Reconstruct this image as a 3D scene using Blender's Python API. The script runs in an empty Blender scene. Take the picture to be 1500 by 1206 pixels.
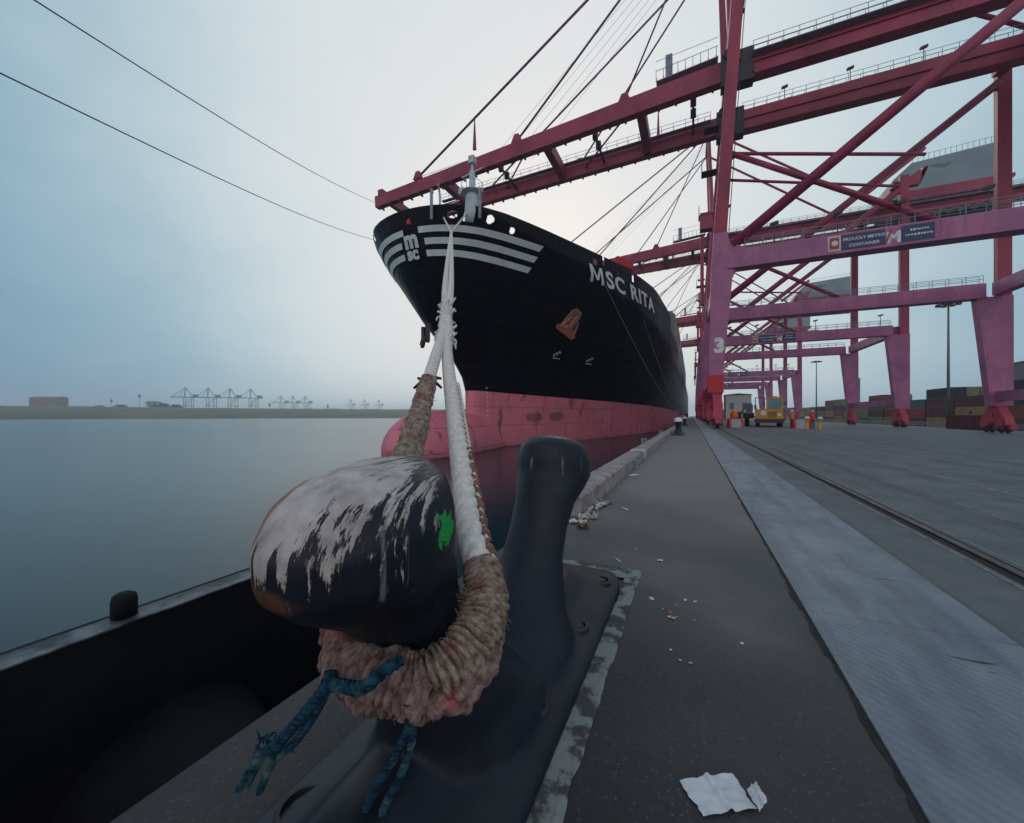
import bpy, bmesh, math, random
from mathutils import Vector, Matrix, noise
random.seed(7)
sc = bpy.context.scene
COL = sc.collection
PI = math.pi

# ------------------------------------------------------------------ camera
H = 1.25
F0 = 570.0
YAW = math.atan(249/570)
FW = Vector((-math.sin(YAW), math.cos(YAW), 0)); RT = Vector((math.cos(YAW), math.sin(YAW), 0))
def P(px, py, d):
    return FW*d + RT*((px-765)/F0*d) + Vector((0, 0, H+(609-py)/F0*d))
cam = bpy.data.cameras.new('camera'); co = bpy.data.objects.new('camera', cam); COL.objects.link(co)
cam.sensor_width = 36; cam.lens = 36*F0/1500
cam.shift_x = -15/1500; cam.shift_y = 6/1500
cam.clip_start = 0.05; cam.clip_end = 20000
co.location = (0, 0, H); co.rotation_euler = (PI/2, 0, YAW)
sc.camera = co
def gz(x): return -0.035*max(0.0, min(x, 75)-9)

# ------------------------------------------------------------------ materials
def mat(name, col, rough=0.6, col2=None, scale=3.0, metal=0.0, bump=0.0, bscale=None, stretch=(1, 1, 1), detail=6, lo=0.35, hi=0.65, spec=0.5, coat=0.0, rvar=0.12, extra=None):
    m = bpy.data.materials.new(name); m.use_nodes = True
    nt = m.node_tree; N = nt.nodes; L = nt.links
    b = N['Principled BSDF']
    b.inputs['Roughness'].default_value = rough; b.inputs['Metallic'].default_value = metal
    b.inputs['Specular IOR Level'].default_value = spec
    b.inputs['Coat Weight'].default_value = coat
    tc = N.new('ShaderNodeTexCoord'); mp = N.new('ShaderNodeMapping'); mp.inputs['Scale'].default_value = stretch
    L.new(tc.outputs['Object'], mp.inputs['Vector'])
    nz = N.new('ShaderNodeTexNoise'); nz.inputs['Scale'].default_value = scale; nz.inputs['Detail'].default_value = detail
    nz.inputs['Roughness'].default_value = 0.62
    L.new(mp.outputs[0], nz.inputs['Vector'])
    rp = N.new('ShaderNodeMapRange'); rp.inputs['From Min'].default_value = lo; rp.inputs['From Max'].default_value = hi
    L.new(nz.outputs['Fac'], rp.inputs['Value'])
    mx = N.new('ShaderNodeMix'); mx.data_type = 'RGBA'
    mx.inputs['A'].default_value = (*col, 1); mx.inputs['B'].default_value = (*(col2 or [c*0.7 for c in col]), 1)
    L.new(rp.outputs[0], mx.inputs['Factor'])
    L.new(mx.outputs['Result'], b.inputs['Base Color'])
    rr = N.new('ShaderNodeMapRange'); rr.inputs['To Min'].default_value = max(0.02, rough-rvar); rr.inputs['To Max'].default_value = min(1, rough+rvar)
    L.new(nz.outputs['Fac'], rr.inputs['Value']); L.new(rr.outputs[0], b.inputs['Roughness'])
    if bump:
        n2 = N.new('ShaderNodeTexNoise'); n2.inputs['Scale'].default_value = bscale or scale*6; n2.inputs['Detail'].default_value = 8
        L.new(mp.outputs[0], n2.inputs['Vector'])
        bp = N.new('ShaderNodeBump'); bp.inputs['Strength'].default_value = 1.0; bp.inputs['Distance'].default_value = bump
        L.new(n2.outputs['Fac'], bp.inputs['Height']); L.new(bp.outputs[0], b.inputs['Normal'])
    if extra: extra(nt, N, L, b, mx, mp, tc)
    return m
def overlay(N, L, src, col, mask):
    mx = N.new('ShaderNodeMix'); mx.data_type = 'RGBA'
    L.new(src, mx.inputs['A']); mx.inputs['B'].default_value = (*col, 1); L.new(mask, mx.inputs['Factor'])
    return mx.outputs['Result']
def math_(N, L, op, a, b=None, clamp=False):
    n = N.new('ShaderNodeMath'); n.operation = op; n.use_clamp = clamp
    for i, v in enumerate((a, b)):
        if v is None: continue
        if isinstance(v, (int, float)): n.inputs[i].default_value = v
        else: L.new(v, n.inputs[i])
    return n.outputs[0]
def noise_(N, L, vec, scale, detail=5, rough=0.6):
    n = N.new('ShaderNodeTexNoise'); n.inputs['Scale'].default_value = scale; n.inputs['Detail'].default_value = detail; n.inputs['Roughness'].default_value = rough
    L.new(vec, n.inputs['Vector']); return n.outputs['Fac']
def ramp_(N, L, v, a, b):
    n = N.new('ShaderNodeMapRange'); n.inputs['From Min'].default_value = a; n.inputs['From Max'].default_value = b
    L.new(v, n.inputs['Value']); return n.outputs[0]
def mapped(N, L, tc, scale, rot=(0, 0, 0), loc=(0, 0, 0)):
    mp = N.new('ShaderNodeMapping'); mp.inputs['Scale'].default_value = scale; mp.inputs['Rotation'].default_value = rot; mp.inputs['Location'].default_value = loc
    L.new(tc.outputs['Object'], mp.inputs['Vector']); return mp.outputs[0]
def blob(N, L, tc, c, r):
    # 0 at centre, 1 on the ellipsoid of half-sizes r round point c
    v = mapped(N, L, tc, (1/r[0], 1/r[1], 1/r[2]), (0, 0, 0), (-c[0]/r[0], -c[1]/r[1], -c[2]/r[2]))
    n = N.new('ShaderNodeVectorMath'); n.operation = 'LENGTH'; L.new(v, n.inputs[0]); return n.outputs['Value']

M = {}
def crane_x(nt, N, L, b, mx, mp, tc):
    out = mx.outputs['Result']; o = tc.outputs['Object']
    s1 = noise_(N, L, mapped(N, L, tc, (1.2, 1.2, .18)), 1.0, 7, .7)
    out = overlay(N, L, out, (.13, .045, .05), math_(N, L, 'MULTIPLY', ramp_(N, L, s1, .57, .72), .55))
    s2 = noise_(N, L, o, .35, 4); mm = N.new('ShaderNodeMix'); mm.data_type = 'RGBA'; mm.blend_type = 'MULTIPLY'; L.new(out, mm.inputs['A']); mm.inputs['B'].default_value = (.72, .75, .8, 1); L.new(ramp_(N, L, s2, .4, .6), mm.inputs['Factor']); out = mm.outputs['Result']
    s3 = noise_(N, L, o, 2.6, 6, .7)
    out = overlay(N, L, out, (.16, .06, .04), ramp_(N, L, s3, .69, .73))
    L.new(out, b.inputs['Base Color'])
M['crane_red'] = mat('crane_red', (0.44, 0.036, 0.10), 0.5, (0.33, 0.029, 0.074), 0.4, stretch=(1, 1, .3), bump=.01, bscale=2, extra=crane_x)
M['crane_mauve'] = mat('crane_mauve', (0.52, 0.165, 0.33), 0.5, (0.43, 0.13, 0.275), 0.5, stretch=(1, 1, .25), bump=.01, bscale=2, extra=crane_x)
M['crane_bright'] = mat('crane_bright', (0.60, 0.01, 0.025), 0.45, (0.48, 0.012, 0.03), 1.2)
M['bogie_red'] = mat('bogie_red', (0.55, 0.045, 0.11), 0.5, (0.36, 0.035, 0.07), 1.5)
M['dark_steel'] = mat('dark_steel', (0.035, 0.03, 0.045), 0.6, (0.06, 0.04, 0.05), 2)
M['galv'] = mat('galvanised', (0.28, 0.33, 0.38), 0.5, (0.2, 0.24, 0.28), 2, metal=.2)
M['cable'] = mat('cable', (0.24, 0.09, 0.18), 0.6)
M['pale_cable'] = mat('pale_cable', (0.35, 0.42, 0.45), 0.6)
M['white'] = mat('white_paint', (0.8, 0.82, 0.82), 0.5, (0.62, 0.64, 0.62), 2)
M['mast_white'] = mat('mast_white', (0.6, 0.66, 0.68), 0.5, (0.42, 0.5, 0.5), 1)
M['stripe_white'] = mat('stripe_white', (0.80, 0.86, 0.85), 0.5, (0.66, 0.74, 0.73), .8)
M['rubber'] = mat('rubber', (0.006, 0.006, 0.009), 0.8, (0.012, 0.011, 0.015), 3, bump=.006, bscale=20, spec=.25)
M['house'] = mat('house_grey', (0.20, 0.29, 0.32), 0.55, (0.16, 0.23, 0.27), 0.25)
def house_x(nt, N, L, b, mx, mp, tc):
    d = blob(N, L, tc, (41.5, 9, 49.4), (2.2, 9, .7)); n = noise_(N, L, tc.outputs['Object'], 1.1, 3)
    m1 = ramp_(N, L, math_(N, L, 'ADD', d, math_(N, L, 'MULTIPLY', n, 1.6)), 1.55, 1.45)
    out = overlay(N, L, mx.outputs['Result'], (0.10, 0.22, 0.14), m1)
    L.new(out, b.inputs['Base Color'])
M['house'] = mat('house_grey', (0.26, 0.34, 0.38), 0.55, (0.21, 0.28, 0.32), 0.25, extra=house_x)
M['bluesign'] = mat('sign_blue', (0.025, 0.05, 0.17), 0.5)
M['signred'] = mat('sign_red', (0.5, 0.06, 0.05), 0.5)
def seams(N, L, tc, b, dist):
    sx = N.new('ShaderNodeSeparateXYZ'); L.new(tc.outputs['Object'], sx.inputs[0]); cb = N.new('ShaderNodeCombineXYZ'); L.new(sx.outputs['Y'], cb.inputs[0]); L.new(sx.outputs['Z'], cb.inputs[1])
    br = N.new('ShaderNodeTexBrick'); br.inputs['Scale'].default_value = 1; br.inputs['Brick Width'].default_value = 9; br.inputs['Row Height'].default_value = 2.4; br.inputs['Mortar Size'].default_value = .045; br.inputs['Mortar Smooth'].default_value = .4
    L.new(cb.outputs[0], br.inputs['Vector'])
    n = noise_(N, L, mapped(N, L, tc, (.3, .3, .4)), 1.0, 3)
    h = math_(N, L, 'ADD', math_(N, L, 'MULTIPLY', br.outputs['Fac'], .5), math_(N, L, 'MULTIPLY', n, 1.5))
    bp = N.new('ShaderNodeBump'); bp.inputs['Distance'].default_value = dist; L.new(h, bp.inputs['Height'])
    if b.inputs['Normal'].links: L.new(b.inputs['Normal'].links[0].from_node.outputs[0], bp.inputs['Normal'])
    L.new(bp.outputs[0], b.inputs['Normal']); return br.outputs['Fac']
def hull_x(nt, N, L, b, mx, mp, tc):
    st = noise_(N, L, mapped(N, L, tc, (.5, .5, .05)), 1.3, 6)
    out = overlay(N, L, mx.outputs['Result'], (0.013, 0.012, 0.017), ramp_(N, L, st, .55, .75))
    seams_ = seams; out = overlay(N, L, out, (.022, .020, .024), math_(N, L, 'MULTIPLY', seams_(N, L, tc, b, .12), .5))
    L.new(out, b.inputs['Base Color'])
M['hull_black'] = mat('hull_black', (0.004, 0.004, 0.009), 0.42, (0.007, 0.006, 0.012), 0.15, bump=.03, bscale=.5, spec=.14, extra=hull_x)
def red_x(nt, N, L, b, mx, mp, tc):
    st = noise_(N, L, mapped(N, L, tc, (.5, .35, .12)), 1.5, 7)
    out = overlay(N, L, mx.outputs['Result'], (0.19, 0.035, 0.045), ramp_(N, L, st, .56, .72))
    n2 = noise_(N, L, mapped(N, L, tc, (1, .5, 1.2)), .55, 6, .7)
    out = overlay(N, L, out, (0.05, 0.02, 0.03), math_(N, L, 'MULTIPLY', ramp_(N, L, n2, .66, .70), .7))
    sx = N.new('ShaderNodeSeparateXYZ'); L.new(tc.outputs['Object'], sx.inputs[0])
    n3 = noise_(N, L, tc.outputs['Object'], 1.0, 5)
    zz = math_(N, L, 'ADD', sx.outputs['Z'], math_(N, L, 'MULTIPLY', n3, .6))
    out = overlay(N, L, out, (0.10, 0.06, 0.05), math_(N, L, 'MULTIPLY', ramp_(N, L, zz, -2.35, -2.6), .8))
    d1 = blob(N, L, tc, (-19.5, 52, 1.0), (6, 2.2, .75)); d2 = blob(N, L, tc, (-18.5, 57, 1.1), (6, 2.0, .8)); nn = noise_(N, L, tc.outputs['Object'], 1.4, 7, .7)
    for d_ in (d1, d2): out = overlay(N, L, out, (.16, .07, .09), math_(N, L, 'MULTIPLY', ramp_(N, L, math_(N, L, 'ADD', d_, math_(N, L, 'MULTIPLY', nn, 1.1)), 1.55, 1.35), .65))
    sc_ = noise_(N, L, mapped(N, L, tc, (.3, .16, 2.2)), 1.3, 8, .75); out = overlay(N, L, out, (.62, .30, .32), math_(N, L, 'MULTIPLY', ramp_(N, L, sc_, .60, .68), .6))
    out = overlay(N, L, out, (.30, .08, .10), math_(N, L, 'MULTIPLY', seams(N, L, tc, b, .12), .28))
    L.new(out, b.inputs['Base Color'])
M['hull_red'] = mat('hull_red', (0.84, 0.23, 0.30), 0.55, (0.72, 0.19, 0.25), 0.2, bump=.02, bscale=.8, extra=red_x)
M['deck_paint'] = mat('deck_paint', (0.05, 0.06, 0.07), 0.7)
M['anchor'] = mat('anchor_rust', (0.62, 0.20, 0.11), 0.8, (0.40, 0.14, 0.10), 1.2)
M['anchor_pale'] = mat('anchor_plate', (0.30, 0.32, 0.38), 0.6, (0.34, 0.13, 0.09), .8)
M['concrete'] = mat('curb_concrete', (0.40, 0.35, 0.34), 0.9, (0.20, 0.165, 0.16), 4, bump=.012, bscale=14, detail=10)
M['wall'] = mat('quay_wall', (0.10, 0.10, 0.09), 0.9, (0.05, 0.06, 0.05), 1, bump=.02)
M['grout'] = mat('grout', (0.22, 0.235, 0.215), 0.9, (0.06, 0.057, 0.06), 7, bump=.01, bscale=30, detail=9, lo=.47, hi=.54)
M['rail'] = mat('rail_steel', (0.11, 0.085, 0.085), 0.35, (0.05, 0.035, 0.035), 5, metal=.7)
M['gap'] = mat('joint_dirt', (0.012, 0.011, 0.012), 0.95, (0.03, 0.027, 0.025), 10, bump=.004)
M['yellow'] = mat('yellow_paint', (0.68, 0.32, 0.025), 0.45, (0.5, 0.22, 0.02), 1.5)
M['orange'] = mat('hi_vis_orange', (0.9, 0.17, 0.02), 0.6)
M['redcloth'] = mat('hi_vis_red', (0.75, 0.03, 0.04), 0.7)
M['helmet'] = mat('helmet_yellow', (0.75, 0.62, 0.06), 0.4)
M['trouser'] = mat('trousers', (0.06, 0.09, 0.12), 0.9)
M['skin'] = mat('skin', (0.42, 0.22, 0.15), 0.6)
M['glass'] = mat('glass', (0.12, 0.26, 0.30), 0.12, (0.08, 0.18, 0.22), .5)
M['greyplastic'] = mat('barrier_grey', (0.36, 0.42, 0.46), 0.6)
M['tyre'] = mat('tyre', (0.015, 0.015, 0.017), 0.8)
M['building'] = mat('far_grey', (0.16, 0.17, 0.22), 0.8)
M['brick'] = mat('far_brick', (0.22, 0.11, 0.07), 0.9)
M['pole'] = mat('pole_grey', (0.18, 0.21, 0.25), 0.6)
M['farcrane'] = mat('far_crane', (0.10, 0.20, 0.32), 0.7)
M['marsh'] = mat('marsh', (0.10, 0.095, 0.04), 0.95, (0.045, 0.055, 0.03), 0.03, stretch=(1, .3, 1), detail=9)
M['bark'] = mat('bark', (0.06, 0.045, 0.03), 0.9)
M['leaf'] = mat('leaf', (0.045, 0.065, 0.035), 0.8, (0.025, 0.04, 0.025), .3)

def asphalt_x(nt, N, L, b, mx, mp, tc):
    o = tc.outputs['Object']
    out = mx.outputs['Result']
    lane = noise_(N, L, mapped(N, L, tc, (1.6, .05, 1)), 1.0, 5)
    out = overlay(N, L, out, (0.05, 0.05, 0.06), math_(N, L, 'MULTIPLY', ramp_(N, L, lane, .48, .7), .75))
    pat = noise_(N, L, o, .8, 6)
    out = overlay(N, L, out, (0.17, 0.155, 0.15), math_(N, L, 'MULTIPLY', ramp_(N, L, pat, .52, .75), .6))
    for k_, sc2 in ((0, (3.2, .035, 1)), (1, (.9, .02, 1))):
        ty = noise_(N, L, mapped(N, L, tc, sc2, (0, 0, .12-.3*k_), (k_*5, 0, 0)), 1.0, 3)
        out = overlay(N, L, out, (0.035, 0.037, 0.042), math_(N, L, 'MULTIPLY', ramp_(N, L, ty, .60, .68), .6))
    gr = noise_(N, L, o, 30, 3, .8)
    out = overlay(N, L, out, (0.20, 0.20, 0.21), math_(N, L, 'MULTIPLY', ramp_(N, L, gr, .60, .75), .3))
    sp = N.new('ShaderNodeTexVoronoi'); sp.inputs['Scale'].default_value = 55; L.new(o, sp.inputs['Vector'])
    rn = N.new('ShaderNodeSeparateColor'); L.new(sp.outputs['Color'], rn.inputs[0])
    s1 = math_(N, L, 'MULTIPLY', math_(N, L, 'GREATER_THAN', rn.outputs[0], .93), math_(N, L, 'LESS_THAN', sp.outputs['Distance'], .25))
    out = overlay(N, L, out, (0.26, 0.24, 0.24), math_(N, L, 'MULTIPLY', s1, .7))
    L.new(out, b.inputs['Base Color'])
M['asphalt'] = mat('yard_asphalt', (0.125, 0.137, 0.148), 0.6, (0.085, 0.094, 0.103), 1.2, bump=.006, bscale=60, detail=9, extra=asphalt_x)
def apron_x(nt, N, L, b, mx, mp, tc):
    o = tc.outputs['Object']; out = mx.outputs['Result']
    big = noise_(N, L, o, .55, 6)
    out = overlay(N, L, out, (0.19, 0.165, 0.155), math_(N, L, 'MULTIPLY', ramp_(N, L, big, .46, .72), .8))
    sx = N.new('ShaderNodeSeparateXYZ'); L.new(o, sx.inputs[0])
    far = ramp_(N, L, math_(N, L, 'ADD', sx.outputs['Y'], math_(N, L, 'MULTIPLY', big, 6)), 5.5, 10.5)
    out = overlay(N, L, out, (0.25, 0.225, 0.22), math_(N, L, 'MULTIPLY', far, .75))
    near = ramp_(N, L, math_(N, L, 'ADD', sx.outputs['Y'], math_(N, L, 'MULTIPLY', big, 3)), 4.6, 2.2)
    out = overlay(N, L, out, (0.020, 0.019, 0.022), math_(N, L, 'MULTIPLY', near, .85))  # vignette falloff put into the deck colour: darker near the camera
    sp = N.new('ShaderNodeTexVoronoi'); sp.inputs['Scale'].default_value = 70; L.new(o, sp.inputs['Vector'])
    rn = N.new('ShaderNodeSeparateColor'); L.new(sp.outputs['Color'], rn.inputs[0])
    s1 = math_(N, L, 'MULTIPLY', math_(N, L, 'GREATER_THAN', rn.outputs[0], .9), math_(N, L, 'LESS_THAN', sp.outputs['Distance'], .28))
    out = overlay(N, L, out, (0.16, 0.145, 0.15), math_(N, L, 'MULTIPLY', s1, .6))
    cr = N.new('ShaderNodeTexVoronoi'); cr.feature = 'DISTANCE_TO_EDGE'; cr.inputs['Scale'].default_value = .45
    wv = N.new('ShaderNodeVectorMath'); wv.operation = 'ADD'; L.new(mapped(N, L, tc, (1, .6, 1)), wv.inputs[0])
    nw = N.new('ShaderNodeTexNoise'); nw.inputs['Scale'].default_value = 3; nw.inputs['Detail'].default_value = 6; L.new(o, nw.inputs['Vector']); 
    sw = N.new('ShaderNodeVectorMath'); sw.operation = 'SCALE'; sw.inputs['Scale'].default_value = .5; L.new(nw.outputs['Color'], sw.inputs[0]); L.new(sw.outputs[0], wv.inputs[1]); L.new(wv.outputs[0], cr.inputs['Vector'])
    gate = ramp_(N, L, noise_(N, L, o, .7, 2), .50, .60)
    out = overlay(N, L, out, (0.018, 0.017, 0.018), math_(N, L, 'MULTIPLY', math_(N, L, 'MULTIPLY', ramp_(N, L, cr.outputs['Distance'], .006, .002), gate), .0))
    oil = noise_(N, L, mapped(N, L, tc, (1, .7, 1), (0, 0, 0), (7, 3, 0)), 2.3, 4, .5)
    out = overlay(N, L, out, (0.022, 0.021, 0.023), math_(N, L, 'MULTIPLY', ramp_(N, L, oil, .66, .80), .35))
    gr = noise_(N, L, o, 38, 3, .8)
    out = overlay(N, L, out, (0.21, 0.20, 0.205), math_(N, L, 'MULTIPLY', ramp_(N, L, gr, .56, .70), .24))
    L.new(out, b.inputs['Base Color'])
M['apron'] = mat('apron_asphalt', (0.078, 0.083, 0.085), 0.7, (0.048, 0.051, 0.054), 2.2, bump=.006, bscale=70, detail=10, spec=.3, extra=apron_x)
def strip_x(nt, N, L, b, mx, mp, tc):
    o = tc.outputs['Object']; out = mx.outputs['Result']
    n = noise_(N, L, mapped(N, L, tc, (5, .8, 1)), 1.0, 8)
    out = overlay(N, L, out, (0.10, 0.11, 0.15), math_(N, L, 'MULTIPLY', ramp_(N, L, n, .45, .7), .7))
    w = N.new('ShaderNodeTexWave'); w.inputs['Scale'].default_value = 9; w.inputs['Distortion'].default_value = .6
    w.bands_direction = 'DIAGONAL'; L.new(o, w.inputs['Vector'])
    bp = N.new('ShaderNodeBump'); bp.inputs['Distance'].default_value = .004; L.new(w.outputs['Fac'], bp.inputs['Height'])
    out = overlay(N, L, out, (0.09, 0.09, 0.12), math_(N, L, 'MULTIPLY', math_(N, L, 'MULTIPLY', w.outputs['Fac'], n), .3))
    # rust scrapes
    s = noise_(N, L, mapped(N, L, tc, (1.5, 9, 1)), 1.3, 3)
    out = overlay(N, L, out, (0.03, 0.028, 0.035), ramp_(N, L, s, .665, .69))
    L.new(out, b.inputs['Base Color'])
    old = b.inputs['Normal'].links[0].from_node if b.inputs['Normal'].links else None
    if old: L.new(old.outputs[0], bp.inputs['Normal'])
    L.new(bp.outputs[0], b.inputs['Normal'])
M['strip'] = mat('cover_plates', (0.26, 0.295, 0.335), 0.5, (0.175, 0.205, 0.245), 1.6, bump=.003, bscale=50, metal=.15, extra=strip_x)
M['line'] = mat('worn_line', (0.3, 0.29, 0.28), 0.8, (0.12, 0.12, 0.125), 6, lo=.4, hi=.6)

# ------------------------------------------------------------------ mesh helpers
class MB:
    def __init__(s): s.v = []; s.f = []; s.m = []; s.cur = 0
    def add(s, vs, fs):
        n = len(s.v); s.v += [tuple(v) for v in vs]; s.f += [tuple(i+n for i in f) for f in fs]; s.m += [s.cur]*len(fs)
    def box(s, x0, x1, y0, y1, z0, z1):
        s.add([(x, y, z) for z in (z0, z1) for y in (y0, y1) for x in (x0, x1)],
              [(0, 2, 3, 1), (4, 5, 7, 6), (0, 1, 5, 4), (2, 6, 7, 3), (0, 4, 6, 2), (1, 3, 7, 5)])
    def beam(s, p, q, w, h, up=(0, 0, 1), w2=None, h2=None):
        p = Vector(p); q = Vector(q); t = (q-p).normalized(); up = Vector(up)
        if abs(t.dot(up)) > .98: up = Vector((0, 1, 0))
        a = t.cross(up).normalized(); b = a.cross(t).normalized()
        vs = []
        for c, ww, hh in ((p, w, h), (q, w2 or w, h2 or h)):
            for i, j in ((-1, -1), (1, -1), (1, 1), (-1, 1)): vs.append(c+a*i*ww/2+b*j*hh/2)
        s.add(vs, [(3, 2, 1, 0), (4, 5, 6, 7), (0, 1, 5, 4), (1, 2, 6, 5), (2, 3, 7, 6), (3, 0, 4, 7)])
    def tube(s, p, q, r, n=10, r2=None):
        s.path([p, q], lambda i, a, k=[r, r if r2 is None else r2]: k[i], n)
    def path(s, pts, rf, n=10, cap=True):
        pts = [Vector(p) for p in pts]; N_ = len(pts)
        t0 = (pts[1]-pts[0]).normalized(); a = t0.orthogonal().normalized(); base = len(s.v); fs = []
        vs = []
        for i, p in enumerate(pts):
            t = (pts[min(i+1, N_-1)]-pts[max(i-1, 0)]).normalized()
            a = (a-t*a.dot(t)).normalized(); b = t.cross(a)
            for k in range(n):
                th = 2*PI*k/n; r = rf(i, th) if callable(rf) else rf
                vs.append(p+(a*math.cos(th)+b*math.sin(th))*r)
        for i in range(N_-1):
            for k in range(n):
                k2 = (k+1) % n
                fs.append((i*n+k, i*n+k2, (i+1)*n+k2, (i+1)*n+k))
        if cap: fs.append(tuple(range(n-1, -1, -1))); fs.append(tuple((N_-1)*n+k for k in range(n)))
        s.add(vs, fs)
    def lathe(s, prof, c=(0, 0, 0), n=16, sx=1, sy=1):
        vs = []; fs = []; K = len(prof)
        for r, z in prof:
            for k in range(n):
                th = 2*PI*k/n; vs.append((c[0]+r*sx*math.cos(th), c[1]+r*sy*math.sin(th), c[2]+z))
        for i in range(K-1):
            for k in range(n):
                k2 = (k+1) % n; fs.append((i*n+k, i*n+k2, (i+1)*n+k2, (i+1)*n+k))
        fs.append(tuple(range(n-1, -1, -1))); fs.append(tuple((K-1)*n+k for k in range(n)))
        s.add(vs, fs)
    def wheel(s, c, r, w, axis='x', n=16):
        c = Vector(c); d = Vector((1, 0, 0)) if axis == 'x' else Vector((0, 1, 0))
        pts = [c-d*w/2, c-d*w/2*.98, c+d*w/2*.98, c+d*w/2]; rr = [r*.88, r, r, r*.88]
        s.path(pts, lambda i, a: rr[i], n)
    def prism(s, poly, a, b, axis='y'):
        # poly: (u, z) pairs; extruded from a to b
        n = len(poly)
        f = (lambda u, w, t: (u, t, w)) if axis == 'y' else (lambda u, w, t: (t, u, w)) if axis == 'x' else (lambda u, w, t: (u, w, t))
        vs = [f(u, w, a) for u, w in poly]+[f(u, w, b) for u, w in poly]
        fs = [tuple(range(n)), tuple(range(2*n-1, n-1, -1))]+[(i, (i+1) % n+0, (i+1) % n+n, i+n) for i in range(n)]
        s.add(vs, fs)
    def grid(s, rows, close=False):
        n = len(rows[0]); vs = [p for r in rows for p in r]; fs = []
        for i in range(len(rows)-1):
            for k in range(n if close else n-1):
                k2 = (k+1) % n; fs.append((i*n+k, i*n+k2, (i+1)*n+k2, (i+1)*n+k))
        s.add(vs, fs)
    def build(s, name, mats, parent=None, smooth=False, fix=True):
        me = bpy.data.meshes.new(name); me.from_pydata(s.v, [], s.f)
        if not isinstance(mats, (list, tuple)): mats = [mats]
        for m in mats: me.materials.append(M[m] if isinstance(m, str) else m)
        for p, mi in zip(me.polygons, s.m): p.material_index = mi
        if fix:
            bm = bmesh.new(); bm.from_mesh(me); bmesh.ops.recalc_face_normals(bm, faces=bm.faces); bm.to_mesh(me); bm.free()
        me.update()
        if smooth:
            for p in me.polygons: p.use_smooth = True
        o = bpy.data.objects.new(name, me); COL.objects.link(o)
        if parent: o.parent = parent
        return o
def tag(o, label=None, cat=None, group=None, kind=None):
    if label: o['label'] = label
    if cat: o['category'] = cat
    if group: o['group'] = group
    if kind: o['kind'] = kind
    return o
def empty(name, loc, label, cat, group=None, rz=0):
    o = bpy.data.objects.new(name, None); COL.objects.link(o); o.location = loc; o.rotation_euler = (0, 0, rz); o.empty_display_size = .2
    return tag(o, label, cat, group)
def copy_tree(o, parent=None):
    c = o.copy(); COL.objects.link(c); c.parent = parent
    for ch in list(o.children): copy_tree(ch, c)
    return c
def cr(pts, n=12):
    pts = [Vector(p) for p in pts]; out = []
    for i in range(len(pts)-1):
        p0 = pts[max(i-1, 0)]; p1 = pts[i]; p2 = pts[i+1]; p3 = pts[min(i+2, len(pts)-1)]
        for k in range(n):
            t = k/n
            out.append(.5*((2*p1)+(p2-p0)*t+(2*p0-5*p1+4*p2-p3)*t*t+(3*p1-p0-3*p2+p3)*t**3))
    out.append(pts[-1]); return out
def resample(pts, step):
    out = [pts[0].copy()]; acc = 0
    for a, b in zip(pts[:-1], pts[1:]):
        L = (b-a).length; 
        if L < 1e-9: continue
        t = step-acc
        while t <= L:
            out.append(a+(b-a)*(t/L)); t += step
        acc = L-(t-step)
    return out
def lerp(tab, x):
    if x <= tab[0][0]: return tab[0][1]
    for (a, b), (c, d) in zip(tab[:-1], tab[1:]):
        if x <= c: return b+(d-b)*(x-a)/(c-a)
    return tab[-1][1]
def text_mesh(txt, size=1.0, bold=0.0, spacing=1.0, ext=0.0):
    cu = bpy.data.curves.new('txt', 'FONT'); cu.body = txt; cu.size = size; cu.offset = bold; cu.space_character = spacing; cu.extrude = ext
    cu.align_x = 'LEFT'; cu.resolution_u = 4
    o = bpy.data.objects.new('txt', cu); COL.objects.link(o)
    dg = bpy.context.evaluated_depsgraph_get(); me = bpy.data.meshes.new_from_object(o.evaluated_get(dg))
    vs = [v.co.copy() for v in me.vertices]; fs = [tuple(p.vertices) for p in me.polygons]
    COL.objects.unlink(o); bpy.data.objects.remove(o); bpy.data.curves.remove(cu); bpy.data.meshes.remove(me)
    return vs, fs

# ------------------------------------------------------------------ world and light
w = bpy.data.worlds.new('World'); sc.world = w; w.use_nodes = True
nt = w.node_tree; N = nt.nodes; L = nt.links; N.clear()
outw = N.new('ShaderNodeOutputWorld'); bg = N.new('ShaderNodeBackground'); L.new(bg.outputs[0], outw.inputs[0])
SUN_EL = math.radians(24)
gd = (FW+RT*0.06).normalized(); gd = Vector((gd.x*math.cos(SUN_EL), gd.y*math.cos(SUN_EL), math.sin(SUN_EL)))
sky = N.new('ShaderNodeTexSky'); sky.sky_type = 'NISHITA'; sky.sun_disc = False; sky.sun_elevation = SUN_EL
sky.sun_rotation = math.atan2(gd.x, gd.y); sky.dust_density = 4; sky.air_density = 1.5
tc = N.new('ShaderNodeTexCoord')
nrm = N.new('ShaderNodeVectorMath'); nrm.operation = 'NORMALIZE'; L.new(tc.outputs['Generated'], nrm.inputs[0])
dt = N.new('ShaderNodeVectorMath'); dt.operation = 'DOT_PRODUCT'; L.new(nrm.outputs[0], dt.inputs[0]); dt.inputs[1].default_value = gd
ac = math_(N, L, 'ARCCOSINE', dt.outputs['Value']); an = math_(N, L, 'DIVIDE', ac, PI)
nz = noise_(N, L, nrm.outputs[0], 1.6, 4, .5)
an = math_(N, L, 'ADD', an, math_(N, L, 'MULTIPLY', math_(N, L, 'SUBTRACT', nz, .5), .10))
mpw = N.new('ShaderNodeMapping'); mpw.inputs['Scale'].default_value = (1, 1, 3); L.new(nrm.outputs[0], mpw.inputs['Vector'])
nz2 = noise_(N, L, mpw.outputs[0], 3.5, 6, .55)
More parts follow.
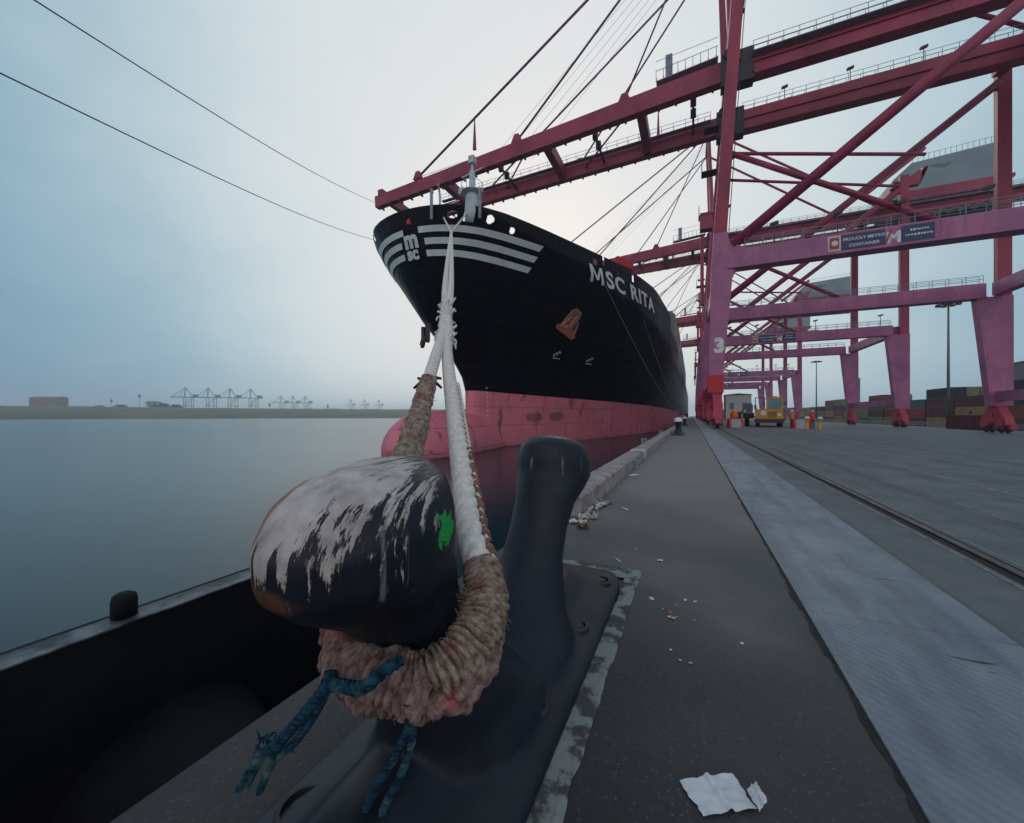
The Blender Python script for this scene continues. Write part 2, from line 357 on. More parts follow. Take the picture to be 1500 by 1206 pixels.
an = math_(N, L, 'ADD', an, math_(N, L, 'MULTIPLY', math_(N, L, 'SUBTRACT', nz2, .5), .045))
cr_ = N.new('ShaderNodeValToRGB'); L.new(an, cr_.inputs[0])
E = cr_.color_ramp; E.interpolation = 'B_SPLINE'
stops = [(0, (.76, .765, .77)), (.12, (.755, .77, .775)), (.185, (.64, .72, .745)), (.25, (.39, .55, .63)), (.32, (.16, .31, .45)), (.41, (.13, .24, .37)), (.53, (.42, .47, .54)), (.7, (.80, .80, .81)), (1, (.92, .90, .90))]
E.elements[0].position = 0; E.elements[0].color = (*stops[0][1], 1); E.elements[1].position = 1; E.elements[1].color = (*stops[-1][1], 1)
for p_, c_ in stops[1:-1]:
    e = E.elements.new(p_); e.color = (*c_, 1)
# overcast veil over the clear sky
sb = N.new('ShaderNodeMix'); sb.data_type = 'RGBA'; sb.blend_type = 'ADD'; sb.inputs['Factor'].default_value = .025
L.new(cr_.outputs[0], sb.inputs['A']); 
sk = N.new('ShaderNodeMix'); sk.data_type = 'RGBA'; sk.blend_type = 'MULTIPLY'; sk.inputs['Factor'].default_value = 1; sk.inputs['B'].default_value = (.12, .12, .12, 1)
L.new(sky.outputs[0], sk.inputs['A']); L.new(sk.outputs['Result'], sb.inputs['B'])
L.new(sb.outputs['Result'], bg.inputs[0]); bg.inputs[1].default_value = 1.0
sun = bpy.data.lights.new('sun', 'SUN'); sun.energy = 0.5; sun.angle = math.radians(25); sun.color = (1, .94, .88)
so = bpy.data.objects.new('sun', sun); COL.objects.link(so); so.rotation_euler = (-gd).to_track_quat('-Z', 'Y').to_euler()
sc.view_settings.view_transform = 'Standard'; sc.view_settings.look = 'None'; sc.view_settings.exposure = 0; sc.view_settings.gamma = 1

# ------------------------------------------------------------------ water, ground
WZ = -2.9
wm = bpy.data.materials.new('water'); wm.use_nodes = True; b = wm.node_tree.nodes['Principled BSDF']
b.inputs['Base Color'].default_value = (.006, .034, .046, 1); b.inputs['Roughness'].default_value = .21; b.inputs['IOR'].default_value = 1.33
n_ = wm.node_tree.nodes; l_ = wm.node_tree.links
t_ = n_.new('ShaderNodeTexCoord'); 
bpn = n_.new('ShaderNodeBump'); bpn.inputs['Distance'].default_value = .05; bpn.inputs['Strength'].default_value = .35
l_.new(noise_(n_, l_, mapped(n_, l_, t_, (.25, .6, 1)), .5, 3), bpn.inputs['Height']); l_.new(bpn.outputs[0], b.inputs['Normal'])
M['water'] = wm
g = MB(); g.add([(-7000, -7000, WZ), (7000, -7000, WZ), (7000, 7000, WZ), (-7000, 7000, WZ)], [(0, 1, 2, 3)])
tag(g.build('water', 'water'), kind='structure')

EX = -1.64
g = MB()
xs = [1.62, 9, 30, 75, 2500]
g.grid([[(x, y, gz(x)) for x in xs] for y in (-40, 0, 60, 200, 600, 2500)])
tag(g.build('yard_ground', 'asphalt'), kind='structure')
g = MB(); ys = [-40, -5, 0, 5, 20, 80, 300, 900, 2500]
g.grid([[(EX, y, WZ-4), (EX, y, 0), (1.62, y, 0)] for y in ys])
g.add([(EX, -40, 0), (1.62, -40, 0), (1.62, -40, WZ-4), (EX, -40, WZ-4)], [(0, 1, 2, 3)])
g.m = [0]*len(g.f)
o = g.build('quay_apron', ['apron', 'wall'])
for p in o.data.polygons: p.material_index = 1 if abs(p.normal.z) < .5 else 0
for p in o.data.polygons:
    if p.normal.z < -.5: p.flip()
tag(o, kind='structure')
# cover plates over the cable trench
g = MB(); y = -6.0
random.seed(3)
while y < 300:
    Lp = 3.0
    dz = random.uniform(-.0008, .001)
    g.box(.665, 1.62, y, y+Lp-.004, -.03, .012+dz); y += Lp
g.box(.665, 1.62, 300, 900, -.03, .012)
tag(g.build('trench_cover_path', 'strip'), kind='structure')
# broken joint
g = MB(); rows = []; y = -2; random.seed(5)
while y < 60:
    w_ = .010+.045*abs(noise.noise(Vector((y*1.7, 3, 0))))+.014*random.random()
    rows.append([(.665-w_, y, .004), (.668, y, .004)]); y += .045 if y < 8 else .3
g.grid(rows)
tag(g.build('broken_joint', 'gap'), kind='structure')
# a few asphalt crumbs lying in the joint
g = MB()
rows = []
for i in range(40):
    t = i/39; y = 1.02+t*.44; xx = .655-.035*math.sin(t*7)-.02
    wd = .02*math.sin(PI*t)+.004+.008*random.random()
    rows.append([(xx-wd, y, .007), (xx, y, .016+.01*random.random()), (xx+wd, y, .006)])
g.grid(rows)
tag(g.build('torn_sealant', 'line'), kind='structure')
# rail in its groove
g = MB(); g.add([(2.24, -20, .004), (2.44, -20, .004), (2.44, 700, .004), (2.24, 700, .004)], [(0, 1, 2, 3)])
tag(g.build('rail_groove', 'gap'), kind='structure')
g = MB(); g.box(2.305, 2.375, -20, 700, .0, .022)
tag(g.build('crane_rail', 'rail'), kind='structure')
g = MB()
for x0, x1 in ((2.17, 2.195), (2.49, 2.515)):
    g.add([(x0, -20, .003), (x1, -20, .003), (x1, 600, .003), (x0, 600, .003)], [(0, 1, 2, 3)])
g.m = [0]*2
tag(g.build('rail_edge_line', 'line'), kind='structure')
g = MB(); g.box(34.9, 35.1, -20, 700, gz(35)-.05, gz(35)+.02)
tag(g.build('landside_crane_rail', 'rail'), kind='structure')
g = MB()
for (xa, ya, xb, yb, wd) in ((3.35, 4.6, 3.5, 9.5, .03), (4.6, 7, 4.7, 60, .07), (6.6, 9, 6.7, 50, .05), (3.0, 10, 3.1, 24, .04), (8.4, 12, 8.5, 80, .09)):
    g.add([(xa, ya, .004), (xa+wd, ya, .004), (xb+wd, yb, .004), (xb, yb, .004)], [(0, 1, 2, 3)])
tag(g.build('worn_painted_line', 'line'), kind='structure')

# concrete upstand along the quay edge, from behind the bollard on
g = MB(); random.seed(2)
prof = [(-1.66, -.3), (-1.66, .225), (-1.63, .25), (-1.30, .25), (-1.265, .225), (-1.26, .0)]
rows = []; y = 4.7
while y < 420:
    j = .008 if y < 30 else 0
    rows.append([(x+random.uniform(-j, j), y, z+random.uniform(-j, j)) for x, z in prof]); y += .12 if y < 20 else (1 if y < 60 else 20)
g.grid(rows); g.add([rows[0][i] for i in range(6)], [(0, 1, 2, 3, 4, 5)]); g.m = [0]*len(g.f)
tag(g.build('quay_kerb', 'concrete'), 'low rough concrete kerb along the quay edge beyond the bollard', 'kerb')
def bracket(x, y, z, label):
    g = MB(); g.box(x-.09, x+.09, y-.05, y+.05, z, z+.03); g.box(x-.08, x-.05, y-.04, y+.04, z+.03, z+.16); g.box(x+.05, x+.08, y-.04, y+.04, z+.03, z+.16)
    g.box(x-.10, x+.10, y-.045, y+.045, z+.16, z+.185); g.tube((x-.05, y, z+.09), (x+.05, y, z+.09), .02)
    return tag(g.build('ladder_bracket', 'galv'), label, 'bracket')
bracket(-1.56, 14.3, .252, 'grey metal bracket standing on the concrete kerb, halfway to the far bollard')
bracket(-1.58, 22.5, .252, 'small metal bracket on the kerb close to the white topped bollard')
g = MB(); g.box(-1.262, -1.22, 9.35, 9.5, .04, .20); g.tube((-1.2, 9.42, .2), (-1.2, 9.42, .06), .03); g.box(-1.24, -1.16, 9.3, 9.55, .0, .04)
tag(g.build('mooring_ring_bracket', 'galv'), 'small grey bracket fixed to the inner face of the kerb above pale litter', 'bracket')
g = MB(); g.prism([(-1.64, .2525), (-1.28, .2525), (-1.25, .225), (-1.25, .02), (-1.256, .02), (-1.256, .23), (-1.285, .2555), (-1.64, .2555)], 11.3, 12.1)
M['kpaint'] = mat('kerb_paint', (.55, .5, .5), .8, (.3, .26, .26), 8, lo=.45, hi=.6)
g2 = g.build('kerb_paint_patch', 'kpaint'); tag(g2, kind='structure')

# ------------------------------------------------------------------ bollards
BX, BY = -.83, 1.62
def horns_mb():
    g = MB()
    R = [(.04, .24, .31, .47), (.12, .28, .285, .41), (.2, .345, .24, .34), (.32, .435, .205, .255), (.46, .53, .172, .185), (.60, .615, .168, .178), (.72, .685, .178, .20),
         (.80, .755, .212, .248), (.87, .80, .235, .275), (.97, .81, .234, .272), (1.05, .80, .208, .24), (1.095, .79, .15, .185), (1.115, .78, .07, .09)]
    LEAN = {.04: -.10, .12: -.11, .2: -.115, .32: -.11, .46: -.11, .60: -.09, .72: -.06, .80: -.03}
    for sg in (-1, 1):
        rows = []
        for z, yo, rx, ry in R:
            if sg > 0: yo += LEAN.get(z, 0.0)
            row = []
            for k in range(28):
                th = 2*PI*k/28; yy = ry*math.sin(th)
                tilt = -.14*yy if z > .7 else 0
                row.append((rx*math.cos(th), sg*(yo+yy), z+tilt))
            rows.append(row)
        n0 = len(g.v); g.grid(rows, close=True); K = len(R)
        g.add(rows[0], [tuple(range(28))]); g.add(rows[-1], [tuple(range(28))])
    # base casting, a low rounded saddle
    rows = []
    for i, (ins, z) in enumerate([(0, -.05), (0, .035), (.015, .055), (.08, .075), (.2, .12), (.27, .20), (.31, .22)]):
        row = []
        for k in range(48):
            th = 2*PI*k/48; c, s = math.cos(th), math.sin(th)
            e = .28
            hx = .37-ins*1.0; hy = 1.44-ins*1.85
            row.append((hx*math.copysign(abs(c)**e, c), hy*math.copysign(abs(s)**e, s), z))
        rows.append(row)
    g.grid(rows, close=True); g.add(rows[-1], [tuple(range(48))]); g.add(rows[0], [tuple(range(48))])
    g.m = [0]*len(g.f)
    return g
def paint_x(nt, N, L, b, mx, mp, tc):
    o = tc.outputs['Object']; out = mx.outputs['Result']
    # worn pale top of the near head (object space: bollard origin on the deck)
    st2 = noise_(N, L, o, 5, 6, .6)
    sp_ = N.new('ShaderNodeSeparateXYZ'); L.new(o, sp_.inputs[0])
    ax = math_(N, L, 'SUBTRACT', sp_.outputs['X'], .12); ay = math_(N, L, 'ADD', sp_.outputs['Y'], .50)
    th = math_(N, L, 'ARCTAN2', ay, ax); rad = math_(N, L, 'SQRT', math_(N, L, 'ADD', math_(N, L, 'MULTIPLY', ax, ax), math_(N, L, 'MULTIPLY', ay, ay)))
    cb_ = N.new('ShaderNodeCombineXYZ'); L.new(math_(N, L, 'MULTIPLY', th, 17), cb_.inputs[0]); L.new(math_(N, L, 'MULTIPLY', rad, 5), cb_.inputs[1]); L.new(math_(N, L, 'MULTIPLY', sp_.outputs['Z'], 5), cb_.inputs[2])
    st = noise_(N, L, cb_.outputs[0], 1.0, 8, .72)
    dW = blob(N, L, tc, (-.04, -.93, 1.06), (.25, .27, .205))
    v = math_(N, L, 'ADD', dW, math_(N, L, 'MULTIPLY', st, 3.1)); v = math_(N, L, 'ADD', v, math_(N, L, 'MULTIPLY', st2, .35))
    mW = ramp_(N, L, v, 2.82, 2.56)
    gr_ = noise_(N, L, o, 75, 3, .7)
    mW = math_(N, L, 'MULTIPLY', ramp_(N, L, math_(N, L, 'ADD', mW, math_(N, L, 'MULTIPLY', math_(N, L, 'SUBTRACT', gr_, .5), .9)), .30, .62), .93)
    tone = N.new('ShaderNodeMix'); tone.data_type = 'RGBA'; tone.inputs['A'].default_value = (.60, .54, .52, 1); tone.inputs['B'].default_value = (.33, .28, .26, 1)
    L.new(ramp_(N, L, noise_(N, L, o, 14, 8), .35, .65), tone.inputs['Factor'])
    mm = N.new('ShaderNodeMix'); mm.data_type = 'RGBA'; L.new(out, mm.inputs['A']); L.new(tone.outputs['Result'], mm.inputs['B']); L.new(mW, mm.inputs['Factor']); out = mm.outputs['Result']
    # rust scar and rusty rim
    dR = blob(N, L, tc, (-.10, -.98, 1.03), (.026, .13, .16)); mR = ramp_(N, L, math_(N, L, 'ADD', dR, math_(N, L, 'MULTIPLY', st, 1.0)), 1.45, 1.15)
    out = overlay(N, L, out, (.30, .13, .05), math_(N, L, 'MULTIPLY', mR, .85))
    dR2 = blob(N, L, tc, (-.10, -1.10, .84), (.22, .13, .045)); mR2 = ramp_(N, L, math_(N, L, 'ADD', dR2, math_(N, L, 'MULTIPLY', st2, 1.0)), 1.5, 1.2)
    out = overlay(N, L, out, (.15, .06, .035), math_(N, L, 'MULTIPLY', mR2, .7))
    dR3 = blob(N, L, tc, (.21, -.60, 1.04), (.03, .05, .03)); mR3 = ramp_(N, L, math_(N, L, 'ADD', dR3, math_(N, L, 'MULTIPLY', st, .9)), 1.4, 1.2)
    out = overlay(N, L, out, (.34, .16, .09), mR3)
    # thin pale drips everywhere
    dr = noise_(N, L, mapped(N, L, tc, (30, 30, 1.6)), 1.0, 2)
    sx = N.new('ShaderNodeSeparateXYZ'); L.new(o, sx.inputs[0])
    hi = ramp_(N, L, sx.outputs['Z'], .60, .85)
    out = overlay(N, L, out, (.34, .38, .42), math_(N, L, 'MULTIPLY', math_(N, L, 'MULTIPLY', ramp_(N, L, dr, .68, .76), hi), .4))
    # green splash
    dG = blob(N, L, tc, GC, (.052, .075, .062)); ng = noise_(N, L, o, 22, 5, .7)
    mG = ramp_(N, L, math_(N, L, 'ADD', dG, math_(N, L, 'MULTIPLY', ng, 1.7)), 1.80, 1.74)
    out = overlay(N, L, out, (.015, .36, .07), mG)
    dG2 = blob(N, L, tc, (GC[0]+.004, GC[1]-.006, GC[2]-.085), (.0035, .0035, .05)); out = overlay(N, L, out, (.01, .22, .05), ramp_(N, L, dG2, 1.5, .8))
    L.new(out, b.inputs['Base Color'])
    # paint flakes change the gloss
    rr = N.new('ShaderNodeMix'); rr.data_type = 'FLOAT'; L.new(mW, rr.inputs['Factor']); rr.inputs['A'].default_value = .45; rr.inputs['B'].default_value = .75
    rn = math_(N, L, 'ADD', rr.outputs['Result'], math_(N, L, 'MULTIPLY', math_(N, L, 'SUBTRACT', st2, .5), .25))
    L.new(rn, b.inputs['Roughness'])
    bo = b.inputs['Normal'].links[0].from_node
    b2 = N.new('ShaderNodeBump'); b2.inputs['Distance'].default_value = .0025; L.new(mW, b2.inputs['Height']); b2.invert = True; L.new(bo.outputs[0], b2.inputs['Normal'])
    b3 = N.new('ShaderNodeBump'); b3.inputs['Distance'].default_value = .0015; L.new(st, b3.inputs['Height']); L.new(b2.outputs[0], b3.inputs['Normal'])
    L.new(b3.outputs[0], b.inputs['Normal'])
GC = (.192, -.755, .94)
M['bollard_paint'] = mat('bollard_paint', (.020, .025, .037), .33, (.009, .012, .020), 3.5, bump=.006, bscale=7, spec=.3, extra=paint_x)
def cap_x(nt, N, L, b, mx, mp, tc):
    sx = N.new('ShaderNodeSeparateXYZ'); L.new(tc.outputs['Object'], sx.inputs[0])
    L.new(overlay(N, L, mx.outputs['Result'], (.7, .72, .72), math_(N, L, 'GREATER_THAN', sx.outputs['Z'], .86)), b.inputs['Base Color'])
M['bollard_cap'] = mat('bollard_white_top', (.02, .022, .03), .5, (.03, .03, .04), 3, extra=cap_x)
def bollard(y, m, label):
    r = empty('mooring_bollard', (BX, y, 0), label, 'bollard', 'double horned mooring bollards along the quay')
    o = horns_mb().build('cast_body', m, r, smooth=True)
    rm = o.modifiers.new('r', 'REMESH'); rm.mode = 'VOXEL'; rm.voxel_size = .013 if m == 'bollard_paint' else .03; rm.use_smooth_shade = True
    sm = o.modifiers.new('s', 'SMOOTH'); sm.factor = .6; sm.iterations = 10 if m == 'bollard_paint' else 4
    for sx_ in (1, -1):
        for yy in (-.82, -.17, .48, 1.13):
            g = MB(); z0 = .078
            g.lathe([(.074, z0-.04), (.074, z0+.004), (.068, z0+.012), (.058, z0+.012), (.054, z0-.012), (.034, z0-.012), (.032, z0+.010), (.012, z0+.014)], (sx_*.235, yy, 0), 20)
            g.build('anchor_bolt', 'bolt' if m == 'bollard_paint' else m, r, smooth=False)
    return r
M['bolt'] = mat('bolt_black', (.012, .014, .022), .6, (.03, .022, .02), 8)
bollard(BY, 'bollard_paint', 'black double horned bollard in the foreground with worn white paint, rust and a green splash')
b2 = bollard(27.6, 'bollard_cap', 'black bollard with white painted top, nearer of the two far along the kerb')
b3 = copy_tree(b2); b3.location.y = 52; b3['label'] = 'black bollard with white top farthest along the quay beside the ship'
# grout frame round the foreground bollard base
g = MB(); rows = []; random.seed(9)
def ring(hx, hy, z, j):
    pts = []
    for a, b_, n in (((-hx, -hy), (hx, -hy), 14), ((hx, -hy), (hx, hy), 60), ((hx, hy), (-hx, hy), 14)):
        for k in range(n):
            t = k/n; pts.append((BX+a[0]+(b_[0]-a[0])*t+random.uniform(-j, j), BY+a[1]+(b_[1]-a[1])*t+random.uniform(-j, j), z))
    return pts
g.grid([ring(.46, 1.62, .003, .008), ring(.445, 1.605, .014, .006), ring(.365, 1.40, .018, .006)])
tag(g.build('grout_border', 'grout'), kind='structure')

# ------------------------------------------------------------------ fender outside the wall, left of the bollard
fr = empty('quay_fender', (-2.4, .5, -.1), 'black rubber fender with steel faced panel outside the quay edge at left', 'fender')
def ch(g, name, m, smooth=False):
    o = g.build(name, m, fr, smooth=smooth); o.location = (2.4, -.5, .1); return o
M['worn_edge'] = mat('worn_edge', (.13, .15, .17), .5, (.012, .012, .018), 2.5, stretch=(1, 1, 1), lo=.42, hi=.55, bump=.004)
g = MB(); g.box(-3.34, -3.10, -3.2, 3.6, -3.4, .0); ch(g, 'panel', 'rubber')
g = MB(); g.box(-3.27, -3.09, -3.2, 3.6, .003, .012); ch(g, 'top_plate', 'worn_edge')
for yy in (-2.2, -.4, 1.4, 3.0):
    g = MB(); g.path([(-3.12, yy, -1.2), (-2.9, yy, -1.2), (-2.5, yy, -1.2), (-2.0, yy, -1.2), (-1.66, yy, -1.2)], lambda i, a: (.62, .55, .42, .55, .65)[i], 24); ch(g, 'rubber_cone', 'rubber', True)
g = MB(); g.box(-3.08, -1.645, -3.3, 3.3, -1.5, -1.3); ch(g, 'recess_shade_slab', 'rubber')  # black slab added so the recess behind the panel reads as deep shade
g = MB(); g.lathe([(.062, 0), (.062, .10), (.054, .13), (.03, .145)], (-3.22, 1.22, .012), 20); ch(g, 'pin_head', 'rubber', True)


# ------------------------------------------------------------------ mooring lines
def fib(v, s): return noise.noise(Vector(v)*s)
def rope_mat(name, c1, c2, c3, scale=40):
    def ex(nt, N, L, b, mx, mp, tc):
        n = noise_(N, L, tc.outputs['Object'], 9, 5)
        out = overlay(N, L, mx.outputs['Result'], c3, ramp_(N, L, n, .54, .68)); L.new(out, b.inputs['Base Color'])
    return mat(name, c1, .95, c2, scale, bump=.005, bscale=120, spec=.15, extra=ex)
M['rope_white'] = rope_mat('rope_white', (.86, .80, .73), (.66, .60, .54), (.72, .64, .56))
M['rope_tan'] = rope_mat('chafe_tan', (.44, .35, .28), (.13, .085, .065), (.24, .07, .06))
M['rope_pink'] = rope_mat('chafe_pink', (.38, .27, .235), (.10, .055, .05), (.36, .05, .09), 30)
M['rope_blue'] = rope_mat('rope_blue', (.02, .08, .13), (.004, .014, .03), (.08, .17, .18))
M['rope_brown'] = rope_mat('rope_brown', (.30, .17, .12), (.16, .08, .06), (.35, .12, .10))
def twisted(g, pts, R, strands=3, pitch=.16, step=.012, depth=.28, n=24, taper=None):
    pts = resample(pts, step)
    def rf(i, a):
        s = i*step; r = R if taper is None else R*taper(i/len(pts))
        c = abs(math.cos((a*strands-2*PI*s*strands/pitch/1.0)/2))
        return r*(1-depth+depth*c**.5)
    g.path(pts, rf, n)
def wrapped(g, pts, Rf, turn=.03, step=.006, amp=.14, n=28, seed=0, rag=.10):
    pts = resample(pts, step); T = len(pts)
    def rf(i, a):
        s = i*step; r = Rf(i/T)
        ph = s/turn+a/(2*PI)+.55*noise.noise(Vector((s*14, math.cos(a), math.sin(a)+seed)))
        k = math.floor(ph); fr_ = ph-k
        rid = math.sin(PI*fr_)**.6
        amp2 = amp*(.5+1.1*abs(noise.noise(Vector((k*3.7, seed, math.cos(a)*.8)))*2))
        return r*(1-amp2+amp2*rid+rag*noise.noise(Vector((s*22, math.cos(a)*1.6+seed, math.sin(a)*1.6)))+.05*noise.noise(Vector((s*160, math.cos(a)*9, math.sin(a)*9))))
    g.path(pts, rf, n)
K = P(653, 478, 4.3)
leg2 = [K, P(656, 530, 3.15), P(665, 605, 2.3), P(678, 705, 1.7), P(690, 790, 1.38), P(707, 850, 1.22), P(707, 905, 1.13), P(674, 966, 1.04), P(613, 1004, 1.0), P(556, 992, 1.04), P(520, 958, 1.15), (-1.045, .95, .60), (-1.09, 1.06, .72), P(590, 690, 1.5)]
leg1 = [P(590, 690, 1.5), P(607, 635, 1.85), P(623, 575, 2.4), P(636, 530, 3.0), K]
c2 = cr(leg2, 14); c1 = cr(leg1, 14)
def sub(c, f0, f1): return c[int(len(c)*f0):int(len(c)*f1)+1]
ml = empty('mooring_line', P(600, 1000, 1.0), 'thick white mooring hawser looped round the foreground bollard and running up to the bow', 'rope')
def mch(g, name, m, par=ml, smooth=True):
    o = g.build(name, m, par, smooth=smooth)
    root = par
    while root.parent: root = root.parent
    o.location = -root.location if par is root else (0, 0, 0); return o
g = MB(); twisted(g, sub(c2, 0, .42), .048, 4, .30, .008, .20, 36)
mch(g, 'white_leg', 'rope_white')
g = MB(); twisted(g, sub(c1, .42, 1), .040, 4, .28, .008, .20, 32, taper=lambda t: 1.0+.35*t); mch(g, 'white_leg', 'rope_white')
g = MB(); wrapped(g, sub(c2, .36, .58), lambda t: .058+.014*min(1, t*3), .019, .0035, seed=1, amp=.30, rag=.12); mch(g, 'chafe_wrap', 'rope_tan')
g = MB(); wrapped(g, sub(c2, .57, .97), lambda t: .068+.018*math.sin(PI*min(1, t*1.6)), .021, .004, seed=5, amp=.36, rag=.34); mch(g, 'chafe_wrap', 'rope_pink')
g = MB(); wrapped(g, [p+Vector((.03, -.012, -.045)) for p in sub(c2, .40, .66)], lambda t: .05*math.sin(PI*min(1, .12+t))**.4, .03, seed=8, amp=.25, rag=.4); mch(g, 'frayed_edge', 'rope_pink')
g = MB(); wrapped(g, sub(c1, 0, .60), lambda t: .060-.006*t, .042, .006, seed=3, amp=.34, rag=.16); mch(g, 'chafe_wrap', 'rope_tan')
g = MB(); random.seed(91)
src = [(sub(c2, .38, .97), .074, 330), (sub(c1, 0, .6), .062, 90)]
for cc, rad_, cnt in src:
    for k in range(cnt):
        i = random.randrange(1, len(cc)-1); t = (cc[i+1]-cc[i-1]).normalized(); a_ = t.orthogonal().normalized(); b_ = t.cross(a_); an_ = random.uniform(0, 2*PI)
        d = a_*math.cos(an_)+b_*math.sin(an_); p0 = cc[i]+d*rad_*.9; ln = random.uniform(.006, .024)
        sd = (t*random.uniform(-1, 1)+Vector((0, 0, random.uniform(-1, .3)))+d*.3).normalized()
        g.path(cr([p0, p0+d*ln*.4+sd*ln*.3, p0+d*ln*.45+sd*ln], 3), lambda i_, a__: .0016*(1-i_*.1), 4)
mch(g, 'loose_fibres', 'rope_tan')['kind'] = 'stuff'
# whipping bits at the end of the wrap
g = MB(); e = c1[int(len(c1)*.60)]
for k in range(7):
    d = RT*random.uniform(-1, 1)+Vector((0, 0, random.uniform(-.3, .4))); g.path(cr([e, e+d*.05, e+d*.11+Vector((0, 0, random.uniform(-.03, .02)))], 4), lambda i, a: .016*(1-i*.06), 7)
mch(g, 'tie', 'dark_rope') if 'dark_rope' in M else (M.__setitem__('dark_rope', rope_mat('rope_dark', (.06, .05, .05), (.03, .025, .03), (.1, .07, .06))), mch(g, 'tie', 'dark_rope'))
# thin brown cord laced along the white leg
g = MB(); base = resample(sub(c2, .20, .50), .012)
pp = [p+RT*(.052+.006*math.sin(i*.9))+Vector((0, 0, .006*math.cos(i*.9))) for i, p in enumerate(base)]
twisted(g, pp, .018, 2, .05, .006, .35, 12); mch(g, 'lacing_cord', 'rope_brown')
g = MB(); base = resample(sub(c2, .12, .36), .05)
for i, p in enumerate(base):
    q = p+RT*.048; g.path([q+Vector((0, 0, -.018)), q+RT*.014, q+Vector((0, 0, .018))], .008, 6)
mch(g, 'stitching', 'rope_white')
# splice knot
g = MB(); up = (P(661, 340, 20)-K).normalized()
kp = [K-up*.75, K-up*.4, K, K+up*.5, K+up*1.0, K+up*1.45]
wrapped(g, cr(kp, 12), lambda t: .066+.02*abs(math.sin(t*7))*(1-t), .11, .014, .22, 26, 11, .35)
for k in range(26):
    t = random.uniform(-.6, 1.3); a = random.uniform(0, 2*PI); s_ = up.orthogonal().normalized(); s2 = up.cross(s_)
    d = s_*math.cos(a)+s2*math.sin(a); p0 = K+up*t+d*.05
    g.path(cr([p0, p0+d*.06+up*.05, p0+d*.07+up*random.uniform(-.1, .14)], 4), lambda i, a_: .02*(1-i*.08), 7)
mch(g, 'splice', 'rope_white')
MP = P(661, 341, 20)
g = MB(); o1 = up.orthogonal().normalized()*.05
for sg in (1, -1):
    side = RT*(.05*sg); pts = [K+up*1.1+side*.6, K+up*3+side*1.0, K.lerp(MP, .5)+side*.9, MP+side*.3]
    twisted(g, cr(pts, 10), .05, 3, .3, .05, .2, 14)
mch(g, 'upper_line', 'rope_white')
FL = [P(649, 317, 39.6), P(683, 313, 39.8)]
for q in FL:
    g = MB(); g.path([MP, MP.lerp(q, .5), q], .065, 8); mch(g, 'upper_line', 'rope_white')
# blue polyprop lashings
bl = empty('blue_lashing', P(490, 990, .95), 'frayed blue rope hanging from the chafed hawser at the left of the bollard neck', 'rope')
g = MB()
A1 = cr([P(585, 968, .93), P(560, 985, .88), P(530, 1008, .875), P(500, 1004, .93), P(480, 1005, .97), P(455, 1035, .99), P(425, 1070, 1.02), P(398, 1100, 1.06)], 10)
twisted(g, A1, .016, 3, .07, .004, .55, 18); mch(g, 'strand', 'rope_blue', bl)
g = MB()
for dx, dy in ((0, 0), (14, 10), (-10, 6)):
    twisted(g, cr([P(485+dx*.3, 985, .99), P(462+dx*.4, 1030+dy*.5, .99), P(420+dx, 1075+dy, 1.03), P(385+dx, 1108+dy, 1.09), P(362+dx*1.3, 1150+dy, 1.13)], 10), .0115, 3, .06, .004, .55, 16)
mch(g, 'strand', 'rope_blue', bl)
g = MB()
for k in range(26):
    p0 = P(400+random.uniform(-22, 20), 1090+random.uniform(-15, 20), 1.06); d = Vector((random.uniform(-1, .4), random.uniform(-.5, .5), random.uniform(-.8, .5)))
    g.path(cr([p0, p0+d*.02, p0+d*.05+Vector((0, 0, -.01))], 4), lambda i, a: .0045*(1-i*.08), 5)
mch(g, 'frayed_end', 'rope_blue', bl)
bl2 = empty('blue_lashing', P(598, 1035, .93), 'doubled blue rope hanging down from the underside of the pink frayed loop', 'rope')
for dx in (0, 26):
    g = MB(); twisted(g, cr([P(598, 1030, .93), P(600+dx*.2, 1060, .93), P(580+dx*.7, 1105, .95), P(556+dx, 1145, .98), P(538+dx, 1180, 1.02), P(520+dx, 1225, 1.03)], 10), .0115, 3, .055, .004, .55, 16); mch(g, 'strand', 'rope_blue', bl2)
# two lines running off the starboard bow
for k, (a, b_, lab) in enumerate(((P(552, 298, 41), P(-60, -70, 9), 'thin dark mooring line from the bow to the upper left, upper of two'), (P(549, 352, 41), P(-60, 78, 9), 'thin dark mooring line from the bow to the left, lower of two'))):
    g = MB(); n = 30; pts = []
    for i in range(n+1):
        t = i/n; pts.append(a.lerp(b_, t)-Vector((0, 0, .5*math.sin(PI*t))))
    g.path(pts, .021, 8)
    o = g.build('mooring_line', 'cable', None, True); tag(o, lab, 'rope', 'long lines off the starboard bow')

# ------------------------------------------------------------------ ship
SX = -25.0
STEM = [(-7, 41.5), (-3, 41.0), (0, 40.6), (4.3, 40.9), (6.1, 40.3), (8, 38.6), (10, 36.0), (12, 33.8), (14, 32.4), (16, 31.3), (18.5, 30.4), (21, 29.7)]
HD = [(0, 0), (.10, 1.4), (.35, 2.7), (.8, 4.1), (1.5, 5.5), (2.6, 6.9), (4.5, 8.3), (7, 9.6), (9.7, 10.9), (15.7, 13.6), (21, 15.9), (28, 18.2), (35, 19.9), (45, 21.3), (60, 21.9), (400, 21.9)]
HWL = [(0, 0), (.3, .5), (1, .9), (5, 2.0), (13, 4.6), (22, 7.6), (30, 10.2), (46, 14), (70, 18), (100, 21.4), (120, 21.9), (400, 21.9)]
def smooth_lerp(tab, x):
    h = .12*max(x, .05) if x < 5 else 1.0
    return (lerp(tab, max(0, x-h))+2*lerp(tab, x)+lerp(tab, x+h))/4 if x > .02 else lerp(tab, x)
